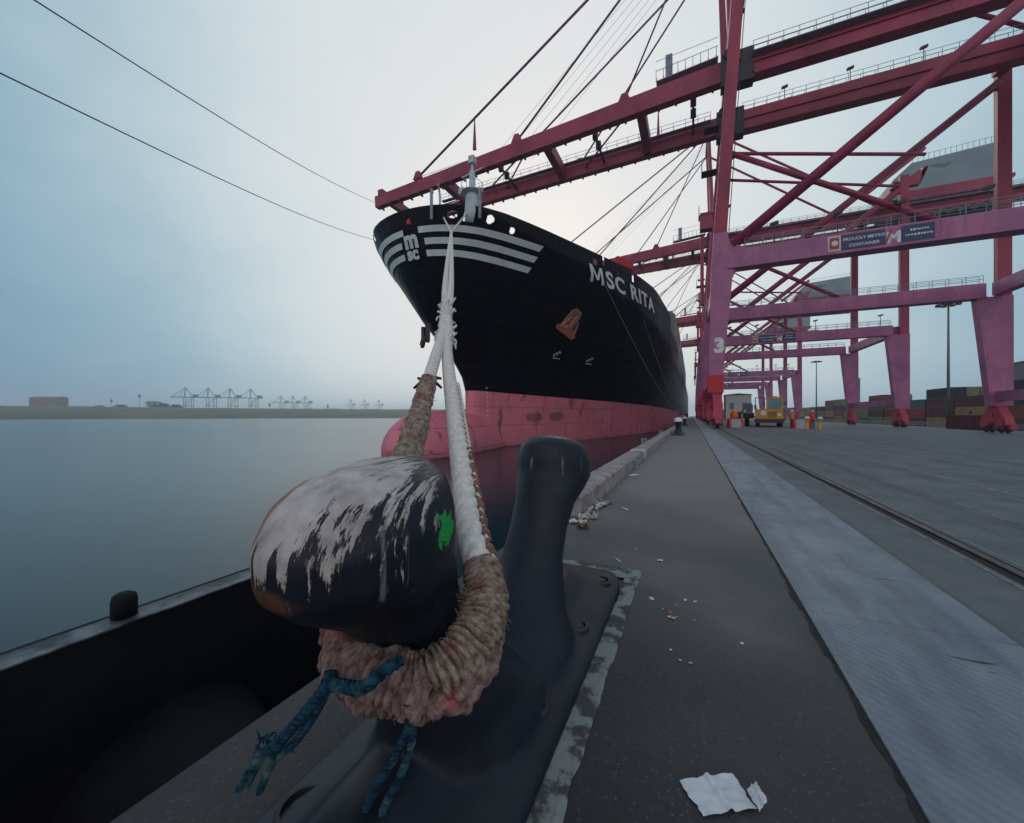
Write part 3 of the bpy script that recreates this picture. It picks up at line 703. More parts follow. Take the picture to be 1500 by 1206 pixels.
def hb(s, z):
    w_ = min(1, max(0, (z+1)/(22.0-.17*min(s, 50)))); w_ = w_**(2.0-.017*min(s, 50))
    return smooth_lerp(HWL, s)*(1-w_)+smooth_lerp(HD, s)*w_
def stem(z): return lerp(STEM, z) if z <= 21 else 29.7-(z-21)*.25
_arc = {}
def arc_tab(z):
    z = round(z, 2)
    if z not in _arc:
        t = [(0.0, 0.0)]; ph = 0; ps = 0; a = 0; s = 0
        while s < 70:
            s2 = s+(.01 if s < .5 else .05 if s < 4 else .3); h2 = hb(s2, z)
            a += math.hypot(s2-s, h2-ph); ph = h2; s = s2; t.append((a, s))
        _arc[z] = t
    return _arc[z]
def hull_arc(a, z, off=0.0):
    s = lerp(arc_tab(z), abs(a)); sg = 1 if a >= 0 else -1
    h = hb(s, z)
    e = .03; h2 = hb(s+e, z); hz = hb(s+stem(z)-stem(z+.1), z+.1)
    n = Vector((e, -(h2-h), 0)).normalized() if s > 0 else Vector((0, -1, 0))
    nz_ = -(hz-h)/.1*n.x; n = Vector((n.x, n.y, max(-1.2, nz_))).normalized()
    return Vector((SX+sg*(h+n.x*off), stem(z)+s+n.y*off, z+n.z*off))
ship = empty('container_ship', (SX, 40, WZ), 'huge black hulled container ship with red bottom moored bow on along the quay', 'ship')
def sch(g, name, m, smooth=False, par=None):
    o = g.build(name, m, par or ship, smooth=smooth)
    if par is None: o.location = -ship.location
    return o
def bz(y): return 4.3-.018*(y-40)
SS = [0, .03, .08, .16, .28, .45, .7, 1.0, 1.4, 1.9, 2.6, 3.5, 4.6, 6, 7.8, 10, 12.5, 15.5, 19, 23, 28, 34, 41, 50, 62, 76, 92, 110, 135, 165, 200, 240, 290, 322]
FS = 47.0
us = []; s = 0.0
while s < FS:
    us.append(s); s += .02 if s < .06 else .05 if s < .3 else .1 if s < 6 else .2 if s < 28 else .5
us.append(FS)
SF = us[:]+[q for q in SS if q > FS+1]
IF = len(us)-1
g = MB()
low = [-6, -4, -3, -2, -.5, 1, 2.5, 1e9]      # last row = paint boundary
def prow(zs, sg, st=SF):
    row = []
    for s in st:
        z = bz(40+s) if zs > 1e8 else zs
        row.append((SX+sg*hb(s, z), stem(z)+s, z))
    return row
for sg in (1, -1):
    g.cur = 0; g.grid([prow(z, sg) for z in low])
    g.cur = 1; g.grid([prow(z, sg) for z in [1e9, 5.2, 6, 7, 8, 9, 10, 11, 12, 13, 14, 15, 16, 17.2]])
    g.grid([prow(z, sg, us) for z in (17.2, 18.2, 19.2)])
    g.grid([prow(z, sg)[IF-1:] for z in (17.2, 17.3)]) if 0 else None
rs = [prow(z, 1)[-1] for z in low+[5.2, 9, 17.2]]; ls = [prow(z, -1)[-1] for z in low+[5.2, 9, 17.2]]
g.cur = 1; g.grid([rs, ls])
g.grid([[prow(z, 1, us)[-1] for z in (17.2, 19.2)], [prow(z, -1, us)[-1] for z in (17.2, 19.2)]])
o = sch(g, 'hull', ['hull_red', 'hull_black'], True)
# forecastle: finer skin with openings, z 15.5 to 21
g = MB(); g.cur = 0
zs = [19.2]+[19.3+.1*k for k in range(18)]
def zt(z, s):       # sheer of the rail towards the break
    if z <= 19.2: return z
    top = 21.0-max(0, (s-33))*.12
    return 19.2+(z-19.2)*(top-19.2)/1.8
HOLES = {1: [], -1: []}
def place_hole(sg, s0, s1, z0, z1): HOLES[sg].append((s0, s1, z0, z1))
for (s0, s1, z0, z1) in ((.8, 1.25, 19.9, 20.5), (1.5, 2.1, 19.7, 21.1), (2.9, 3.5, 19.8, 20.5), (5.0, 5.5, 19.5, 20.05), (16.6, 17.4, 19.6, 20.3), (18.4, 18.8, 20.0, 21.1), (21.4, 21.9, 19.6, 20.1), (25.5, 26.1, 19.8, 21.1)): place_hole(1, s0, s1, z0, z1)
for s0 in (2.2, 3.4, 4.6, 6.0, 7.6): place_hole(-1, s0, s0+.5, 20.2, 21.1)
for sg in (1, -1):
    rows = [[(SX+sg*hb(s, zt(z, s)), stem(zt(z, s))+s, zt(z, s)) for s in us] for z in zs]
    n = len(us); base = len(g.v); vs = [p for r in rows for p in r]; fs = []
    for i in range(len(zs)-1):
        for k in range(n-1):
            sm_ = (us[k]+us[k+1])/2; zm = (zs[i]+zs[i+1])/2
            if any(((sm_-(a+b_)/2)/((b_-a)/2))**2+((zm-(c+d)/2)/((d-c)/2))**2 <= 1 if d < 21 else a <= sm_ <= b_ and c <= zm <= d for a, b_, c, d in HOLES[sg]): continue
            fs.append((i*n+k, i*n+k+1, (i+1)*n+k+1, (i+1)*n+k))
    g.add(vs, fs)
# break of the forecastle
r1 = [(SX+hb(FS, zt(z, FS)), stem(z)+FS, zt(z, FS)) for z in zs]; r2 = [(SX-hb(FS, zt(z, FS)), stem(z)+FS, zt(z, FS)) for z in zs]
g.grid([r1, r2])
o = sch(g, 'bulwark', 'hull_black', True); md = o.modifiers.new('t', 'SOLIDIFY'); md.thickness = .07; md.offset = 0
g = MB()
g.grid([[(SX-hb(s, 19.2)+.1, stem(19.2)+s, 19.2), (SX+hb(s, 19.2)-.1, stem(19.2)+s, 19.2)] for s in us if s > .1])
g.grid([[(SX-hb(s, 17.1), stem(17.1)+s, 17.1), (SX+hb(s, 17.1), stem(17.1)+s, 17.1)] for s in SF if s > 45])
sch(g, 'deck', 'deck_paint')
# bulb
g = MB(); rows = []
for i in range(25):
    t = i/24; y = 27.2+t*19
    f = (1-(1-min(1, t/.42))**2.6)**(1/2.2)*(1 if t < .42 else 1-.25*((t-.42)/.58)**1.5)
    rows.append([(SX+3.1*f*math.cos(a)*(1-.12*math.sin(a)), y, -1.9+3.75*f*math.sin(a)) for a in [2*PI*k/32 for k in range(32)]])
g.grid(rows, close=True); sch(g, 'bulbous_bow', 'hull_red', True)
# white stripes
def patch(g, poly_rows):
    g.grid(poly_rows)
for k, (zc, aend) in enumerate(((19.1, 14.2), (18.1, 13.5), (17.1, 12.7))):
    g = MB(); wd = .27
    for sg, a0, a1 in ((1, (.9, 1.35, 1.3)[k], aend), (-1, (.9, 1.35, 1.3)[k], aend)):
        rows = []
        for j in range(5):
            z = zc-wd+2*wd*j/4; row = []
            ae = a1+(z-zc)*1.0
            for i in range(61):
                a = a0+(ae-a0)*i/60; row.append(hull_arc(sg*a, z, .12))
            rows.append(row)
        g.grid(rows)
    sch(g, 'bow_stripe', 'stripe_white', True)
# emblem on the stem: m above sc in two strokes
def hull_text(txt, a0, z0, wscale, h, bold, name, m, shear=0.0, spacing=1.0, subdiv=True):
    vs, fs = text_mesh(txt, 1.0, bold, spacing)
    if txt.startswith('MSC'):
        vs, fs = text_mesh(txt[1:], 1.0, bold, spacing); vs = [v+Vector((.84, 0, 0)) for v in vs]
        for poly in ([(.02, 0), (.15, 0), (.15, .70), (.02, .70)], [(.56, 0), (.69, 0), (.69, .70), (.56, .70)], [(.151, .70), (.151, .48), (.30, .12), (.355, .12), (.355, .27)], [(.559, .70), (.559, .48), (.41, .12), (.356, .12), (.356, .27)]):
            n = len(vs); vs += [Vector((x, y, 0)) for x, y in poly]; fs.append(tuple(range(n, n+len(poly))))
    bm = bmesh.new(); bvs = [bm.verts.new(v) for v in vs]
    for f in fs:
        try: bm.faces.new([bvs[i] for i in f])
        except ValueError: pass
    xm = max(v.co.x for v in bm.verts)
    for ax, top_ in ((0, xm), (1, 1.0)):
        k = -.3
        while k < top_:
            pn = (1, 0, 0) if ax == 0 else (0, 1, 0)
            bmesh.ops.bisect_plane(bm, geom=bm.verts[:]+bm.edges[:]+bm.faces[:], plane_co=tuple(k*c for c in pn), plane_no=pn)
            k += .11
    bmesh.ops.triangulate(bm, faces=bm.faces)
    bm.verts.ensure_lookup_table()
    g = MB(); g.add([hull_arc(a0+v.co.x*wscale, z0+v.co.y*h+shear*v.co.x*wscale, .13) for v in bm.verts], [tuple(v.index for v in f.verts) for f in bm.faces]); bm.free()
    return sch(g, name, m)
hull_text('m', -.95, 17.75, 2.1, 2.1, .05, 'bow_emblem', 'stripe_white')
hull_text('sc', -.9, 16.75, 1.65, 1.5, .05, 'bow_emblem', 'stripe_white')
NAME_A0, NAME_Z = 22.0, 17.75
hull_text('MSC RITA', NAME_A0, NAME_Z, 3.8, 2.5, .03, 'ship_name', 'white', spacing=1.12, shear=-.02)
# anchors with pocket plates
def anchor(sg, a0, z0, rust, low_, sc_=1.0, at_=None):
    g = MB(); c = hull_arc(sg*a0, z0, .0); n = (hull_arc(sg*a0, z0, 1.0)-c).normalized()
    if at_: c = at_; n = Vector((-.75, -.66, 0)).normalized()
    tang = Vector((0, 1, 0)); tang = (tang-n*tang.dot(n)).normalized(); upv = n.cross(tang); upv = upv if upv.z > 0 else -upv
    X = lambda u, v, w_: c+(tang*u+upv*v+n*w_)*sc_
    # pocket plate
    pl = MB(); pts = [(-1.0, -1.0), (1.0, -1.0), (1.15, .4), (1.0, 1.6), (.5, 2.1), (-.5, 2.1), (-1.0, 1.6), (-1.15, .4)]
    pl.add([X(u, v, .15) for u, v in pts]+[X(u*1.1, v*1.08, -.6) for u, v in pts], [tuple(range(8))]+[(i, (i+1) % 8, (i+1) % 8+8, i+8) for i in range(8)])
    sch(pl, 'anchor_pocket', 'anchor_pale' if rust else 'dark_steel')
    pts = [(-1.7, -1.35), (1.7, -1.35), (1.95, -.75), (1.0, -.7), (.5, -.2), (-.5, -.2), (-1.0, -.7), (-1.95, -.75)]
    g.add([X(u, v-low_, .25) for u, v in pts]+[X(u, v-low_, .85) for u, v in pts], [tuple(range(8)), tuple(range(15, 7, -1))]+[(i, (i+1) % 8, (i+1) % 8+8, i+8) for i in range(8)])
    g.beam(X(0, -.3-low_, .45), X(0, 1.4, .45), .34, .34)
    for q in (-1.55, 1.55): g.beam(X(q, -.9-low_, .6), X(q*.62, .9-low_, .5), .5, .3, w2=.12, h2=.12)
    sch(g, 'anchor', 'anchor' if rust else 'dark_steel')
anchor(1, 19.4, 13.2, True, 0)
anchor(-1, 12.6, 10.2, False, .6, .62, Vector((-26.3, 34.3, 9.9)))
g = MB(); g.tube((-26.3, 34.5, 10.2), (-26.0, 35.6, 12.2), .16, 8); sch(g, 'anchor_shank', 'dark_steel')
# thruster and bulb marks, draught marks
for a_, z_ in ((16.2, 9.4), (23.4, 9.3)):
    g = MB()
    for k in range(3):
        row = lambda zz: [hull_arc(a_+q*.16+k*.6, zz+k*.2+.12*math.sin(q), .07) for q in range(4)]
        g.grid([row(z_), row(z_+.22)])
    g.grid([[hull_arc(a_-.2+q*.3, z_-.22, .07) for q in range(6)], [hull_arc(a_-.2+q*.3, z_-.1, .07) for q in range(6)]])
    sch(g, 'thruster_mark', 'stripe_white')
for k in range(13):
    z = 4.6-k*.58; a_ = 2.4+.9*(k/12); g = MB()
    g.grid([[hull_arc(a_, z, .07), hull_arc(a_+.22, z, .07)], [hull_arc(a_, z+.2, .07), hull_arc(a_+.22, z+.2, .07)]])
    sch(g, 'draught_mark', 'white')
# foremast, davit, bulwark stays, mooring winch hoods on the forecastle
def S(px, py, d): return P(px, py, d)
fm = MB(); bpos = Vector((-20.3, 33.9, 19.2))
fm.lathe([(.8, 0), (.75, 2.9), (.62, 4.6), (.34, 4.9), (.28, 6.6), (.14, 6.8), (.12, 8.0)], bpos, 14)
sch(fm, 'foremast', 'mast_white', True)
fm = MB(); c = bpos+Vector((0, 0, 4.1)); fm.lathe([(.3, 0), (1.15, .3), (1.15, .38), (.3, .4)], c, 12)
for k in range(8):
    th = k*PI/4; fm.tube(c+Vector((1.1*math.cos(th), 1.1*math.sin(th), .3)), c+Vector((1.1*math.cos(th), 1.1*math.sin(th), 1.2)), .03, 6)
fm.path([c+Vector((1.1*math.cos(t), 1.1*math.sin(t), 1.2)) for t in [k*PI/8 for k in range(17)]], .03, 6)
fm.box(c.x-1.5, c.x-.9, c.y-.2, c.y+.2, c.z+.5, c.z+1.1); fm.beam(c+Vector((-1.2, 0, 2.2)), c+Vector((1.2, 0, 2.6)), .12, .12); fm.box(c.x-.3, c.x+.3, c.y-.3, c.y+.3, c.z+3.3, c.z+4.0)
sch(fm, 'mast_platform', 'mast_white')
fm = MB(); d0 = Vector((-22.3, 31.2, 19.2)); fm.path(cr([d0, d0+Vector((0, 0, 3.2)), d0+Vector((.2, -.6, 4.0))], 6), .1, 8); fm.beam(d0+Vector((-.6, 0, 1.9)), d0+Vector((2.2, 0, 2.3)), .12, .12); fm.beam(d0+Vector((.3, 0, 2)), d0+Vector((2.2, 0, 1.2)), .09, .09)
sch(fm, 'davit', 'mast_white')
fm = MB()
for x_, y_ in ((-22.2, 29.75), (-18.0, 31.4)):
    fm.tube((x_, y_, 19.5), (x_, y_, 22.3), .14, 8)
for sx_, yy in ((-3, 38), (3.5, 41), (-4, 46)):
    fm.wheel((SX+sx_, yy, 20.0), .75, 2.2, 'x', 18); fm.box(SX+sx_-1.6, SX+sx_-1.25, yy-.8, yy+.8, 19.2, 20.9); fm.box(SX+sx_+1.25, SX+sx_+1.6, yy-.8, yy+.8, 19.2, 20.9)
sch(fm, 'mooring_winch', 'galv')
# red canvas on the port rail and ropes down the port side
g = MB(); q = P(903, 381, 53)
g.beam(q, q+Vector((1.7, 2.6, -.3)), .5, 1.0); sch(g, 'rail_cover', 'crane_bright')
for (a, b_) in ((P(868, 378, 47.5), P(995, 600, 60)), (P(921, 401, 54), P(1000, 600, 72))):
    b_ = Vector((-2.2, b_.y, 1.0)); g = MB(); pts = []
    for i in range(21): t = i/20; pts.append(a.lerp(b_, t)-Vector((0, 0, 1.0*math.sin(PI*t))))
    g.path(pts, .045, 6); tag(g.build('mooring_line', 'pole', None, True), 'dark slack mooring line hanging down the port side of the hull', 'rope', 'lines down the port side')
# stem fender lights
g = MB(); c = hull_arc(0, 19.6, .1); g.lathe([(.22, 0), (.25, .2), (.2, .5), (.05, .6)], c, 10); sch(g, 'stem_lamp', 'crane_bright')

# ------------------------------------------------------------------ containers
CC = {'yellow': (.42, .30, .10), 'olive': (.26, .25, .12), 'rust': (.26, .05, .04), 'maroon': (.14, .03, .05), 'blue': (.03, .06, .16), 'grey': (.25, .29, .33), 'white': (.5, .54, .56), 'teal': (.05, .15, .16), 'red': (.42, .03, .03), 'navy': (.02, .025, .06)}
CM = {}
def cont_mesh(c):
    if c in CM: return CM[c]
    L_, W, Hh = 12.19, 2.44, 2.59; g = MB()
    n = 28; 
    for sg in (1, -1):
        r0 = []; r1 = []
        for i in range(n*4+1):
            t = i/(n*4); dep = (0, 0, .05, .05)[i % 4]
            y = -L_/2+.12+(L_-.24)*t; x = sg*(W/2-.02-dep); r0.append((x, y, .15)); r1.append((x, y, Hh-.1))
        g.grid([r0, r1])
    for x in (-W/2, W/2-.12):
        for y in (-L_/2, L_/2-.14): g.box(x, x+.12, y, y+.14, 0, Hh)
        g.box(x, x+.12, -L_/2+.14, L_/2-.14, 0, .15); g.box(x, x+.12, -L_/2+.14, L_/2-.14, Hh-.1, Hh)
    for y in (-L_/2+.03, L_/2-.06):
        g.box(-W/2+.12, W/2-.12, y, y+.03, .05, Hh-.05)
        for x in (-.9, -.35, .35, .9): g.tube((x, y-.03 if y < 0 else y+.06, .1), (x, y-.03 if y < 0 else y+.06, Hh-.1), .03, 6)
    g.add([(-W/2+.12, -L_/2+.1, Hh-.03), (W/2-.12, -L_/2+.1, Hh-.03), (W/2-.12, L_/2-.1, Hh-.03), (-W/2+.12, L_/2-.1, Hh-.03)], [(0, 1, 2, 3)])
    m = mat('container_'+c, CC[c], .6, tuple(v*.7 for v in CC[c]), .8, stretch=(1, 1, .4))
    o = g.build('shipping_container', m); me = o.data; bpy.data.objects.remove(o); CM[c] = me
    return me
def container(x, y, z, c, label, group, rz=0):
    o = bpy.data.objects.new('shipping_container', cont_mesh(c)); COL.objects.link(o); o.location = (x, y, z); o.rotation_euler = (0, 0, rz)
    return tag(o, label, 'container', group)
names = {'yellow': 'mustard yellow', 'olive': 'olive yellow', 'rust': 'rust red', 'maroon': 'dark maroon', 'blue': 'dark blue', 'grey': 'pale grey', 'white': 'off white', 'teal': 'dark teal', 'red': 'bright red', 'navy': 'blackish navy'}
random.seed(21)
ys = [101+13.4*k for k in range(15)]
for k, y in enumerate(ys):
    tiers = 3 if k == 0 else 4 if k < 3 else 5
    for t in range(tiers):
        for col_ in range(2 if k == 0 else 1):
            c = random.choice(['grey', 'yellow', 'yellow', 'white', 'grey', 'blue', 'grey']) if k else ('yellow', 'grey', 'grey', 'grey', 'grey')[t]
            if 0 < k < 4: c = ('grey', 'grey', 'white', 'yellow', 'yellow')[t] if k % 2 else ('white', 'grey', 'grey', 'yellow', 'olive')[t]
            container(-5.3-col_*2.5, y, 17.4+t*2.6, c, names[c]+' container stacked at the port edge of the ship deck', names[c]+' containers on the ship')
def emblem(x, y, z):
    pass
random.seed(4)
yard = []
for k in range(26):
    y = 114.6+13.1*k
    tiers = (4, 3, 4, 3, 3, 4, 3, 3)[k] if k < 8 else random.choice((2, 3, 3, 4))
    for t in range(tiers):
        if k == 0: c = ('maroon', 'rust', 'navy', 'navy')[t]
        elif k == 1: c = ('maroon', 'yellow', 'maroon')[t]
        elif k == 2: c = ('yellow', 'maroon', 'maroon', 'navy')[t]
        elif k == 3: c = ('maroon', 'red', 'teal')[t]
        else: c = random.choice(['olive', 'olive', 'rust', 'maroon', 'teal', 'olive', 'blue', 'yellow'])
        o = container(62, y, gz(62)+t*2.6, c, names[c]+' container stacked in the yard row right of the cranes', names[c]+' containers in the yard row')
        if k == 1 and t == 1:
            o['label'] = 'mustard yellow container with a dark round emblem on its side, second tier at far right'; del o['group']
            g = MB(); g.path([(-1.225, 0, 1.3), (-1.25, 0, 1.3)], .55, 18); e = g.build('side_emblem', 'navyem' if 'navyem' in M else 'dark_steel'); e.parent = o
        if k == 3 and t == 1: o['label'] = 'bright red container in the second tier of the yard row'; del o['group']
        if k < 6:
            for q in range(2): container(64.6+2.6*q, y, gz(62)+t*2.6, random.choice(['maroon', 'navy', 'olive', 'rust']), 'dull container in the back rows behind the yard stack', 'back row containers')
# single boxes nearer the crane legs
container(45, 93, gz(45), 'maroon', 'dark maroon container lying alone near the landside crane leg at far right', None)

# ------------------------------------------------------------------ cranes
def crane(x0, y0, label, number=None):
    r = empty('quay_crane', (x0, y0, 0), label, 'crane', 'ship to shore gantry cranes along the quay')
    W_ = 24.0; LX = 32.7
    gl = gz(x0+LX)
    def A(g, name, m, smooth=False, par=r): return g.build(name, m, par, smooth=smooth)
    for yi, y in enumerate((0.0, W_)):
        y_in = 1.0 if yi == 0 else -1.0
        def quad(g, za, xa0, xa1, zb, xb0, xb1, ya0=-.6, ya1=.6):
            g.add([(xa0, y+ya0, za), (xa1, y+ya0, za), (xa1, y+ya1, za), (xa0, y+ya1, za), (xb0, y+ya0, zb), (xb1, y+ya0, zb), (xb1, y+ya1, zb), (xb0, y+ya1, zb)],
                  [(3, 2, 1, 0), (4, 5, 6, 7), (0, 1, 5, 4), (1, 2, 6, 5), (2, 3, 7, 6), (3, 0, 4, 7)])
        g = MB(); quad(g, 5.4, -.80, .55, 16.0, -.55, 1.46); quad(g, 16.0, -.55, 1.46, 19.9, -.30, .95)
        g.prism([(.9, 19.2), (2.6, 18.0), (1.3, 15.0), (1.0, 15.0)], y-.35, y+.35)
        A(g, 'lower_leg', 'crane_mauve')
        g = MB(); quad(g, 19.9, -.30, .90, 46.5, 1.55, 2.6, -.58, .58)
        A(g, 'upper_leg', 'crane_red')
        g = MB(); quad(g, 3.6, -.86, .60, 5.4, -.84, .58, -.64, .64); A(g, 'leg_band', 'crane_bright')
        # landside
        g = MB(); quad(g, gl+3.4, LX-.6, LX+1.4, 16.2, LX-1.9, LX+1.4, -.60, .60); A(g, 'lower_leg', 'crane_mauve')
        g = MB(); quad(g, 16.2, LX+.1, LX+1.4, 45.5, LX+.1, LX+1.4, -.36, .36); A(g, 'upper_leg', 'crane_red')
        g = MB(); g.box(1.0, LX-1.0, y-.55, y+.55, 16.25, 17.95); g.box(1.0, LX-1.0, y-.75, y+.75, 16.1, 16.25)
        for k in range(5): g.box(4.6+k*6.2, 5.1+k*6.2, y-.575, y+.575, 16.3, 17.9) if not (9 < 4.6+k*6.2 < 17) else None
        A(g, 'portal_beam', 'crane_mauve')
        g = MB()
        for q in (-.25, .15): g.tube((1.10, y+q, 20.2), (2.66, y+q, 44.5), .03, 5)
        for k in range(60): t = k/60; g.tube((1.10+1.56*t, y-.25, 20.2+24.3*t), (1.10+1.56*t, y+.15, 20.2+24.3*t), .02, 4)
        for k in range(5): t = (k+.5)/5; g.box(.85+1.56*t, 1.14+1.56*t, y-.28, y+.18, 20.2+24.3*t, 20.3+24.3*t)
        A(g, 'leg_ladder', 'dark_steel')
        g = MB(); g.tube((1.4, y, 18.6), (LX+.5, y, 43.3), .5, 16); A(g, 'diagonal_brace', 'crane_red', True)
        g = MB(); g.tube((.9, y, 28.3), (LX*.52, y, 18.0), .27, 12); A(g, 'brace', 'crane_red', True)
        # sill-level bogies
        for bxc, bz0 in ((0, 0), (LX+.2, gl)):
            g = MB()
            g.prism([(y-2.4, bz0+.95), (y-2.0, bz0+2.0), (y-.8, bz0+3.3), (y+.8, bz0+3.3), (y+2.0, bz0+2.0), (y+2.4, bz0+.95), (y+1.6, bz0+.55), (y+.4, bz0+1.3), (y-.4, bz0+1.3), (y-1.6, bz0+.55)], bxc-.42, bxc+.42, 'x')
            g.box(bxc-.5, bxc+.5, y-.45, y+.45, bz0+3.3, bz0+3.6)
            g.box(bxc-.62, bxc-.42, y-1.9, y-.9, bz0+.9, bz0+1.7); g.box(bxc+.42, bxc+.7, y+.5, y+1.5, bz0+1.0, bz0+1.9)
            g.tube((bxc-.55, y, bz0+2.3), (bxc+.55, y, bz0+2.3), .3, 14)
            g.box(bxc-.3, bxc+.3, y-2.95, y-2.4, bz0+.5, bz0+1.1)
            bg_ = A(g, 'bogie', 'bogie_red')
            for wy in (-1.9, -.8, .8, 1.9):
                g = MB(); g.wheel((bxc, y+wy, bz0+.40), .38, .22, 'x', 18); g.wheel((bxc+.0, y+wy, bz0+.40), .12, .9, 'x', 10); A(g, 'wheel', 'dark_steel', False, bg_)
    for xs_, gzz in ((0, 0), (LX+.2, gl)):
        g = MB(); g.box(xs_-.45, xs_+.45, .68, W_-.68, gzz+4.0, gzz+5.2); A(g, 'sill_beam', 'crane_mauve')
    for x_ in (.45, LX): 
        g = MB(); g.box(x_-.55, x_+.55, .64, W_-.64, 16.3, 17.9); A(g, 'cross_beam', 'crane_mauve')
    for x_, zz in ((2.05, 45.0), (LX, 44.3)):
        g = MB(); g.box(x_-.6, x_+.6, .64, W_-.64, zz-.7, zz+.7); A(g, 'cross_beam', 'crane_red')
    # plan bracing at mid height
    g = MB(); g.tube((1.0, .3, 28.3), (19.5, W_/2-4, 28.0), .17, 8); A(g, 'brace', 'crane_red', True)
    g = MB(); g.tube((.9, .3, 25.6), (17.5, W_/2-4, 25.2), .14, 8); A(g, 'brace', 'crane_red', True)
    # girders
    GZ = 42.0; YN, YF = W_/2-4.75, W_/2+4.75
    for gi, yg in enumerate((YN, YF)):
        g = MB(); g.box(4.0, LX+22, yg-.6, yg+.6, GZ-1.25, GZ+1.25)
        g.box(4.0, LX+22, yg-.75, yg+.75, GZ-1.45, GZ-1.25)
        for k in range(6): g.box(9+k*8.0, 9.7+k*8.0, yg-.63, yg+.63, GZ-1.1, GZ+1.28)
        for k in range(24): g.box(5+k*2.0, 5.08+k*2.0, yg-.70, yg+.70, GZ-1.25, GZ-1.02)
        g.box(4.0, LX+22, yg-.80, yg-.602, GZ-.1, GZ+.05); A(g, 'main_girder', 'crane_red')
        g = MB(); a_ = Vector((1.0, yg, GZ)); b_ = Vector((-52.9, yg, GZ-(3.6 if gi == 0 else 2.2))); g.beam(a_, b_, 1.1, 2.4, w2=1.0, h2=1.9)
        for k in range(26):
            p = a_.lerp(b_, (k+.5)/26)-Vector((0, 0, 1.22)); g.box(p.x-.12, p.x+.12, yg-.68, yg+.68, p.z-.05, p.z+.2)
        A(g, 'boom', 'crane_red')
        g = MB(); g.box(.8, 4.2, yg-.75, yg+.75, GZ-1.9, GZ+1.8); g.tube((1.6, yg-1, GZ+1.6), (1.6, yg+1, GZ+1.6), .55, 14); A(g, 'hinge', 'dark_steel')
        # outrigger brackets hanging girder from the cross beams
        for x_ in (2.05, LX):
            g = MB(); g.box(x_-.5, x_+.5, yg-.45, yg+.45, GZ+1.25, GZ+2.35); A(g, 'hanger', 'crane_red')
        # forestays
        AP = Vector((1.2, yg, 68.0))
        for sx_, rr in (((-44.0, .17), (-26, .15), (-10.5, .11)), ((-37.0, .15), (-19, .13)))[gi]:
            t = (1-sx_)/53.9; q = Vector((sx_, yg, GZ-2.9*t+1.2)); g = MB(); g.tube(q, AP, rr, 8); A(g, 'forestay', 'cable', True)
            g = MB(); g.prism([(q.x-.9, q.z-.3), (q.x+.9, q.z-.3), (q.x+.35, q.z+.9), (q.x-.35, q.z+.9)], yg-.25, yg+.25); A(g, 'stay_bracket', 'crane_red')
        g = MB(); g.tube(AP, (LX, yg, GZ+1.3), .25, 10); A(g, 'backstay', 'crane_red', True)
        g = MB(); g.beam((2.05, yg, 45.7), AP, 1.0, 1.0, w2=.6, h2=.6); A(g, 'apex_post', 'crane_red')
        g = MB(); q = Vector((-33.2 if gi == 0 else -7, yg, GZ+.4)); g.beam(q, q+Vector((0, 0, 5.2)), .5, .35, w2=.08, h2=.08); A(g, 'post', 'crane_red')
    g = MB(); g.tube((1.2, YN, 68), (1.2, YF, 68), .5, 12); A(g, 'apex_beam', 'crane_red')
    # hoist ropes from apex
    g = MB()
    for k in range(5): g.tube((1.2, YN+2+k*.9, 67.5), (-30+k*1.1, YN+1.5+k*.9, GZ), .022, 5)
    A(g, 'hoist_ropes', 'pale_cable')
    # ties between booms
    for k, x_ in enumerate((-8.5, -21.7, -39.6)):
        g = MB(); t = (1-x_)/53.9; zc = GZ-2.9*t; g.box(x_-.55, x_+.55, YN+.5, YF-.5, zc-.9, zc+.8); A(g, 'boom_tie', 'crane_red')
    g = MB(); g.box(-53.2, -52.2, YN+.5, YF-.5, GZ-2.4, GZ-.9); A(g, 'boom_tie', 'crane_red')
    for x_ in (-2.2, -15, -30):
        g = MB(); t = (1-x_)/53.9; zc = GZ-2.9*t; g.beam((x_, YN+.5, zc), (x_, YF-.5, zc), .28, .28)
        for q in (2.5, 4.6): g.box(x_-.35, x_+.35, YN+q, YN+q+.5, zc-.5, zc+.5)
        A(g, 'trolley_tie', 'dark_steel')
    for xa, xb in ((-32, -24), (-18, -10)):
        g = MB(); g.tube((xa, YF-.6, GZ-1), (xb, YN+.6, GZ-.6), .13, 8); A(g, 'brace', 'crane_red', True)
    # walkways with handrails along both girders
    def walk(xa, xb, y, za, zb, n, posth=1.1):
        g = MB(); a_ = Vector((xa, y, za)); b_ = Vector((xb, y, zb))
        g.beam(a_, b_, .8, .08)
        for sy_ in (-.38, .38):
            for hh in (.55, posth): g.tube(a_+Vector((0, sy_, hh)), b_+Vector((0, sy_, hh)), .03, 5)
            for k in range(n+1):
                p = a_.lerp(b_, k/n)+Vector((0, sy_, 0)); g.tube(p, p+Vector((0, 0, posth)), .03, 5)
        A(g, 'walkway', 'galv')
    walk(0, -45, YF-1.2, GZ+.5, GZ-.9, 28); walk(0, -45, YN+1.2, GZ-.3, GZ-1.7, 28)
    walk(4, LX+21, YN-1.05, GZ+.6, GZ+.6, 34); walk(4, LX+21, YF+.0, GZ+1.3, GZ+1.3, 34)
    walk(2.5, LX-1.2, 0, 18.0, 18.0, 18, 1.0); walk(2.5, LX-1.2, W_, 18.0, 18.0, 18, 1.0)
    g = MB(); g.beam((-6.5, YN, GZ+1.3), (.5, YN, GZ+1.9), 1.3, .1)
    for k in range(9):
        for sy_ in (-.6, .6): g.tube((-6.5+k*.85, YN+sy_, GZ+1.3+k*.06), (-6.5+k*.85, YN+sy_, GZ+2.7+k*.06), .035, 5)
